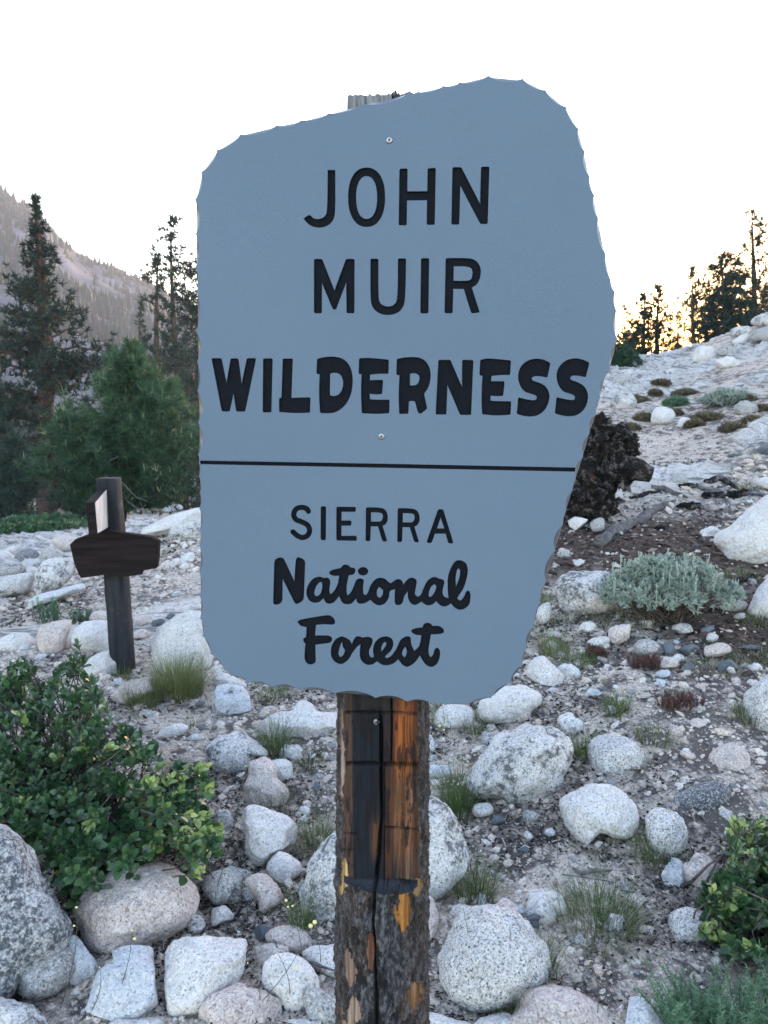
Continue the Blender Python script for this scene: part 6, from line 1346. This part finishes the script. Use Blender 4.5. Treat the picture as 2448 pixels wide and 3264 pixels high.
# ------------------------------------------------------------------ charred stump, dead logs and sticks
def lump(C0, rx, ry, rz, seed, sub=5, amp=.3):
    Vi, Fi = ICO[sub]; V = Vi*[rx, ry, rz]; nr = Vi; n1_ = fbm(Vi*2.2+seed, 4, seed, .6); n2_ = 1-2*np.abs(fbm(Vi*[7, 7, 2.5]+seed, 3, seed+1)); n3_ = fbm(Vi*14, 3, seed+2)
    return V+nr*((amp*n1_+.10*n2_+.05*n3_)*min(rx, ry, rz)*1.2)[:, None]+np.array(C0), Fi
p, s = gp(1290, 1112); k = s/1784
root = empty('charred_stump', tuple(p), 'charred gnarled tree stump with rusty patches behind the right sign edge', 'stump')
sa = Acc()
for (x, y, z, rx, ry, rz, sd) in ((-30, 0, 55, 55, 45, 70, 1), (8, 0, 125, 44, 40, 50, 2), (-5, 0, 178, 40, 34, 34, 3), (40, 0, 100, 34, 34, 32, 4), (42, 0, 172, 30, 24, 20, 6), (-60, 0, 18, 70, 40, 32, 5), (60, 0, 150, 24, 20, 16, 8)):
    V, f = lump((x*k, y*k, z*k), rx*k, ry*k, rz*k, sd, 5, .42); sa.add(V, None, f)
link('trunk', sa.mesh('trunk', True), M['charred'], root)
vv, ff_ = tube(np.array([(20, 0, 118), (52, -6, 114), (84, -14, 104), (108, -20, 96)])*k, np.array([34, 28, 24, 17])*k, 12); nn = fbm(vv*20, 3, 7)[:, None]; link('branch_stub', mk_mesh('branch_stub', vv*(1+.02*nn), ff_, True), M['charred'], root)
def log(pts, rads, label, mat='deadwood', cat='log', name='dead_log', seed=3, up=0.0):
    P = []
    for (px, py) in pts: g_, s_ = gp(px, py); P.append(g_+[0, 0, up])
    P = np.array(P); m = 22; t = np.linspace(0, len(P)-1, m); Q = np.stack([np.interp(t, np.arange(len(P)), P[:, j]) for j in range(3)], 1); R = np.interp(t, np.arange(len(P)), rads); Q[:, 2] += R*.5
    Q += .25*np.mean(rads)*np.stack([fbm(Q*6+j*9, 2, seed+j) for j in range(3)], 1)
    V, f = tube(Q, R*(1+.25*fbm(Q*9, 3, seed)), 12); V = V+(.25*np.mean(rads)*fbm(V*[30, 30, 30], 3, seed))[:, None]*np.array([.3, .3, 1]); B = Q[0]
    n_ = len(V); k_ = np.arange(12); cap = np.concatenate([[Q[0]], [Q[-1]]]); tr_ = np.concatenate([np.stack([k_*0+n_, (k_+1) % 12, k_], 1), np.stack([k_*0+n_+1, n_-12+k_, n_-12+(k_+1) % 12], 1)])
    o = link(name, mk_mesh(name, np.concatenate([V, cap])-B, [tr_, f], True), M[mat], None, tuple(B)); return tag(o, label, cat)
X6 = lambda x, y: Lx(x, y, Mf)
log([X6(610,660), X6(740,570), X6(860,490), X6(960,430), X6(1080,395)], [.05, .045, .04, .035, .012], 'long dark weathered log lying uphill to the right of the sign')
log([X6(930,320), X6(1010,325), X6(1110,370), X6(1150,380)], [.03, .026, .02, .01], 'short broken dead branch lying above the long weathered log', name='dead_branch', cat='branch')
log([X6(1270,280), X6(1360,262), X6(1470,290)], [.03, .03, .014], 'dark dead branch at the top of the brown litter', mat='charred', name='dead_branch', cat='branch')
log([X6(1390,360), X6(1410,400), X6(1425,450)], [.012, .02, .01], 'short pale bleached stick standing in the brown litter', name='stick', cat='stick')
log([X6(1570,290), X6(1610,340), X6(1650,380)], [.012, .018, .014], 'pale bleached branch touching the very large pale boulder', name='dead_branch', cat='branch')
log([X6(1230,300), X6(1330,340), X6(1450,320)], [.022, .03, .012], 'twisted grey root right of the square grey block', name='dead_branch', cat='branch')
log([X6(800,380), X6(900,350), X6(990,330)], [.012, .022, .01], 'thin dark branch left of the short broken branch', mat='charred', name='dead_branch', cat='branch')
log([X6(1400,960), X6(1500,880), X6(1600,850)], [.02, .03, .014], 'dark dead branch under the very large pale boulder', mat='charred', name='dead_branch', cat='branch')
RX = lambda x, y: Lx(x, y, Rf)
log([RX(705,1062), RX(830,1075), RX(955,1092)], [.0022, .0022, .0015], 'straight pale straw lying across the wide grass tussock', name='stick', cat='stick', up=.09)
log([RX(570,145), RX(615,195), RX(655,248)], [.0025, .0025, .0018], 'straight pale stick leaning past the big smooth white rock', name='stick', cat='stick', up=.03)
log([RX(760,890), RX(800,912), RX(870,915), RX(940,918)], [.004, .006, .006, .003], 'pale crooked twig above the wide grass tussock', name='stick', cat='stick', up=.01)
log([RX(680,470), RX(715,440), RX(740,410)], [.006, .005, .003], 'forked grey twig between the two round boulders', name='stick', cat='stick', up=.01)
log([RX(1215,1340), RX(1290,1365), RX(1340,1390)], [.003, .003, .002], 'pale thin stick left of the feathery herb', name='stick', cat='stick', up=.01)
log([RX(1345,720), RX(1400,760), RX(1460,812)], [.002, .002, .0015], 'pale thin stick right of the upright granite rock', name='stick', cat='stick', up=.01)
log([RX(1290,745), RX(1260,690), RX(1255,660)], [.002, .002, .0015], 'short pale stick touching the upright granite rock', name='stick', cat='stick', up=.01)
log([(590,2050), (605,2085), (690,2120), (720,2130)], [.004, .004, .004, .003], 'pale curved stick beside the bright white egg-shaped boulder', name='stick', cat='stick', up=.03)
# charred debris strewn from the stump across the slope
for j, (x, y, w_, lab) in enumerate(((560, 430, .10, 'black charred wood chunk at the foot of the charred stump'), (700, 400, .07, 'black charred chunk between stump and square grey block'), (1180, 420, .07, 'dark bark chunk in the brown litter'), (1330, 350, .09, 'dark rotten wood lump at the upper right of the brown litter'), (1480, 350, .09, 'dark rotten wood lump next to the very large pale boulder'), (700, 620, .06, 'dark burnt chunk under the left end of the long weathered log'), (1160, 300, .06, 'small dark bark chunk right of the short broken branch'), (1000, 560, .05, 'small dark bark chunk under the long weathered log'))):
    p, s = gp(*X6(x, y)); V, f = lump((0, 0, .012), w_*1.5, w_*.7, w_*.42, 40+j, 4, .45); o = link('wood_chunk', mk_mesh('wood_chunk', V, f, True), M['charred'], None, tuple(p)); o.rotation_euler[2] = .4*math.sin(j*2.1); tag(o, lab, 'wood')
# bare twigs in front of the young pine
for j, (pa, pb_, lab) in enumerate((((255, 985), (210, 990), 'bare pale twig curving left out of the young pine'), ((262, 1040), (318, 1082), 'bare pale twig drooping right under the young pine'), ((268, 1075), (335, 1110), 'lowest bare twig drooping under the young pine'))):
    A0, B0 = at_Y(*pa, 13.2), at_Y(*pb_, 12.9); m = np.linspace(0, 1, 9)[:, None]; Q = A0*(1-m)+B0*m; Q[:, 2] -= .06*np.sin(m[:, 0]*3.1); Q += rng.normal(0, .006, Q.shape)
    V, f = tube(Q-A0, np.linspace(.012, .006, 9), 5); o = link('dead_branch', mk_mesh('dead_branch', V, f, True), M['deadwood'], None, tuple(A0)); tag(o, lab, 'branch')

# ------------------------------------------------------------------ small trail sign on its post
p, s = hit(*D2S((264, 1452))); Yp = p[1]; TS = empty('trail_sign', (float(p[0]), float(p[1]), float(terr(p[0], p[1]))), 'small dark trail sign of two boards on a dark post left of the big sign', 'sign'); TB = np.array(TS.location)
def plank(name, pts, Y, thick, mat, smooth=False, dY=None):
    """board outline (1659-wide view) standing upright at distance Y (or Y per point)"""
    Ys = Y if hasattr(Y, '__len__') else [Y]*len(pts); P = np.array([at_Y(px, py, y_) for (px, py), y_ in zip(pts, Ys)])
    nrm_ = np.cross(P[1]-P[0], P[-1]-P[0]); nrm_ /= np.linalg.norm(nrm_); nrm_ = nrm_ if nrm_[1] > 0 else -nrm_
    return P, nrm_
def slab_obj(name, P, nrm_, thick, mat, parent, matf=None):
    n_ = len(P); V = np.concatenate([P, P+nrm_*thick])-TB; i = np.arange(n_); j = (i+1) % n_; c1, c2 = V[:n_].mean(0), V[n_:].mean(0); V = np.concatenate([V, [c1, c2]])
    sd = np.stack([i, j, j+n_, i+n_], 1); tr_ = np.concatenate([np.stack([i*0+2*n_, j, i], 1), np.stack([i*0+2*n_+1, i+n_, j+n_], 1)])
    me = mk_mesh(name, V, [tr_, sd], False); o = link(name, me, M[mat], parent); b = o.modifiers.new('Bevel', 'BEVEL'); b.width = .004; b.segments = 2; b.limit_method = 'ANGLE'; return o
KK = lambda x, y: ((0+x/2.074)/1.47559, (1500+y/2.074)/1.47559)
# post: square-ish hewn log, slightly out of plumb
x0b, x1b = at_Y(*KK(740, 1370), Yp), at_Y(*KK(886, 1370), Yp); x0t, x1t = at_Y(*KK(642, 55), Yp), at_Y(*KK(780, 50), Yp)
def post_ring(z_, cx_, rr_): 
    a = np.arange(24)*2*np.pi/24; p_ = 5; return np.stack([cx_+rr_*np.sign(np.cos(a))*np.abs(np.cos(a))**(2/p_), Yp+.02+rr_*np.sign(np.sin(a))*np.abs(np.sin(a))**(2/p_), a*0+z_], 1)
rings = []; zb, zt_ = TB[2]-.15, (x0t[2]+x1t[2])/2; cb, ct = (x0b[0]+x1b[0])/2, (x0t[0]+x1t[0])/2
for z_ in np.linspace(zb, zt_, 60):
    t = (z_-TB[2])/(zt_-TB[2]); r_ = (x1b[0]-x0b[0])/2*(1-t)+(x1t[0]-x0t[0])/2*t; R3 = post_ring(z_, cb+(ct-cb)*t, r_); R3[:, :2] += .003*fbm(R3*[30, 30, 6], 3, 5)[:, None]; rings.append(R3)
V = np.concatenate(rings); i, j = np.meshgrid(np.arange(59), np.arange(24), indexing='ij'); f = np.stack([i*24+j, i*24+(j+1) % 24, (i+1)*24+(j+1) % 24, (i+1)*24+j], -1).reshape(-1, 4)
V = np.concatenate([V, [rings[-1].mean(0)]]); j = np.arange(24); tf = np.stack([59*24+j, 59*24+(j+1) % 24, j*0+60*24], 1)
link('post', mk_mesh('post', V-TB, [tf, f], True), M['postwood'], TS)
# lower board: wide, with a raised peak and cut corners
pts = [KK(*q_) for q_ in ((460, 490), (495, 455), (655, 395), (760, 405), (1000, 438), (1048, 462), (1046, 560), (1036, 646), (940, 664), (930, 690), (835, 702), (700, 690), (532, 712), (520, 690), (490, 622))]
P = np.array([at_Y(*q_, Yp-.095) for q_ in pts]); slab_obj('lower_board', P, np.array([0, 1., 0]), .045, 'signwood', TS)
# upper board: seen nearly edge on, running from the post towards the camera on the left
Yn = Yp-.34; n_t, n_b = at_Y(*KK(566, 212), Yn), at_Y(*KK(585, 425), Yn); f_t, f_b = at_Y(*KK(650, 118), Yp-.03), at_Y(*KK(660, 384), Yp-.03)
P = np.array([n_t, f_t, f_b, n_b]); nn = np.cross(f_t-n_t, n_b-n_t); nn /= np.linalg.norm(nn); nn = nn if nn[0] > 0 else -nn
o = slab_obj('upper_board', P, nn, .042, 'signwood', TS)
P2 = P*1.0+nn*.0425; cP = P2.mean(0); P2 = cP+(P2-cP)*.94; fo = slab_obj('lit_board_face', P2, nn, .003, 'litface', o); fo['label'] = 'inner face of the upper board, coloured pale as if lit'  # thin added sheet whose pale colour stands for light on the board
# brown dwarf scrub matting the upper slope: low cushions one can tell apart
SC = [((1375, 868), 50, 12, 'low brown scrub mat left of the small grey-green shrub'), ((1480, 850), 60, 10, 'low brown scrub mat upslope of the domed white rock'), ((1530, 905), 60, 12, 'low brown scrub mat below the small grey-green shrub'), ((1625, 925), 50, 13, 'brown scrub mat at the right edge of the upper slope'), ((1395, 905), 44, 10, 'brown scrub mat left of the domed white rock'), ((1610, 868), 44, 10, 'brown scrub mat near the right edge below the ledges'), ((1340, 880), 30, 10, 'brown scrub mat against the right sign edge'), ((1430, 838), 40, 8, 'thin scrub mat highest on the slope, left of centre'), ((1560, 850), 36, 8, 'thin scrub mat above the small grey-green shrub'), ((1500, 925), 40, 10, 'scrub mat below the domed white rock'), ((1360, 925), 36, 9, 'scrub mat just above the charred stump'), ((1580, 945), 46, 11, 'scrub mat left of the right edge, low on the upper slope'), ((1650, 890), 36, 10, 'scrub mat cut by the right edge'), ((1455, 895), 30, 9, 'little scrub mat right beside the domed white rock'), ((1415, 860), 26, 7, 'little scrub mat between the two highest brown mats')]
for j, ((px, py), wpx, hpx, lab) in enumerate(SC):
    p, s = gp(px, py); k = s/1784; blobshrub(p, wpx*k/2, wpx*k*.6, hpx*k, 420, .06, .02, 6, 'scrub', lab, seed=300+j, t0=.45, up=.3, stems=False, name='dwarf_shrub', group='brown scrub mats on the upper slope')
# ------------------------------------------------------------------ valley haze
x0, x1, y0, y1, z0, z1 = -1450, 1450, -300, 1500, -60, 330
V = np.array([(x, y, z) for x in (x0, x1) for y in (y0, y1) for z in (z0, z1)], float); f = np.array([(0, 1, 3, 2), (4, 6, 7, 5), (0, 4, 5, 1), (2, 3, 7, 6), (0, 2, 6, 4), (1, 5, 7, 3)])
hm = bpy.data.materials.new('haze'); hm.use_nodes = True; t_ = hm.node_tree
for nd in list(t_.nodes):
    if nd.type == 'BSDF_PRINCIPLED': t_.nodes.remove(nd)
pv = t_.nodes.new('ShaderNodeVolumePrincipled'); pv.inputs['Color'].default_value = (.78, .87, 1.0, 1); pv.inputs['Density'].default_value = .0004; pv.inputs['Anisotropy'].default_value = .2
t_.links.new(pv.outputs[0], t_.nodes['Material Output'].inputs['Volume'])
hz = link('haze', mk_mesh('haze', V, f, False), hm); hz['kind'] = 'stuff'
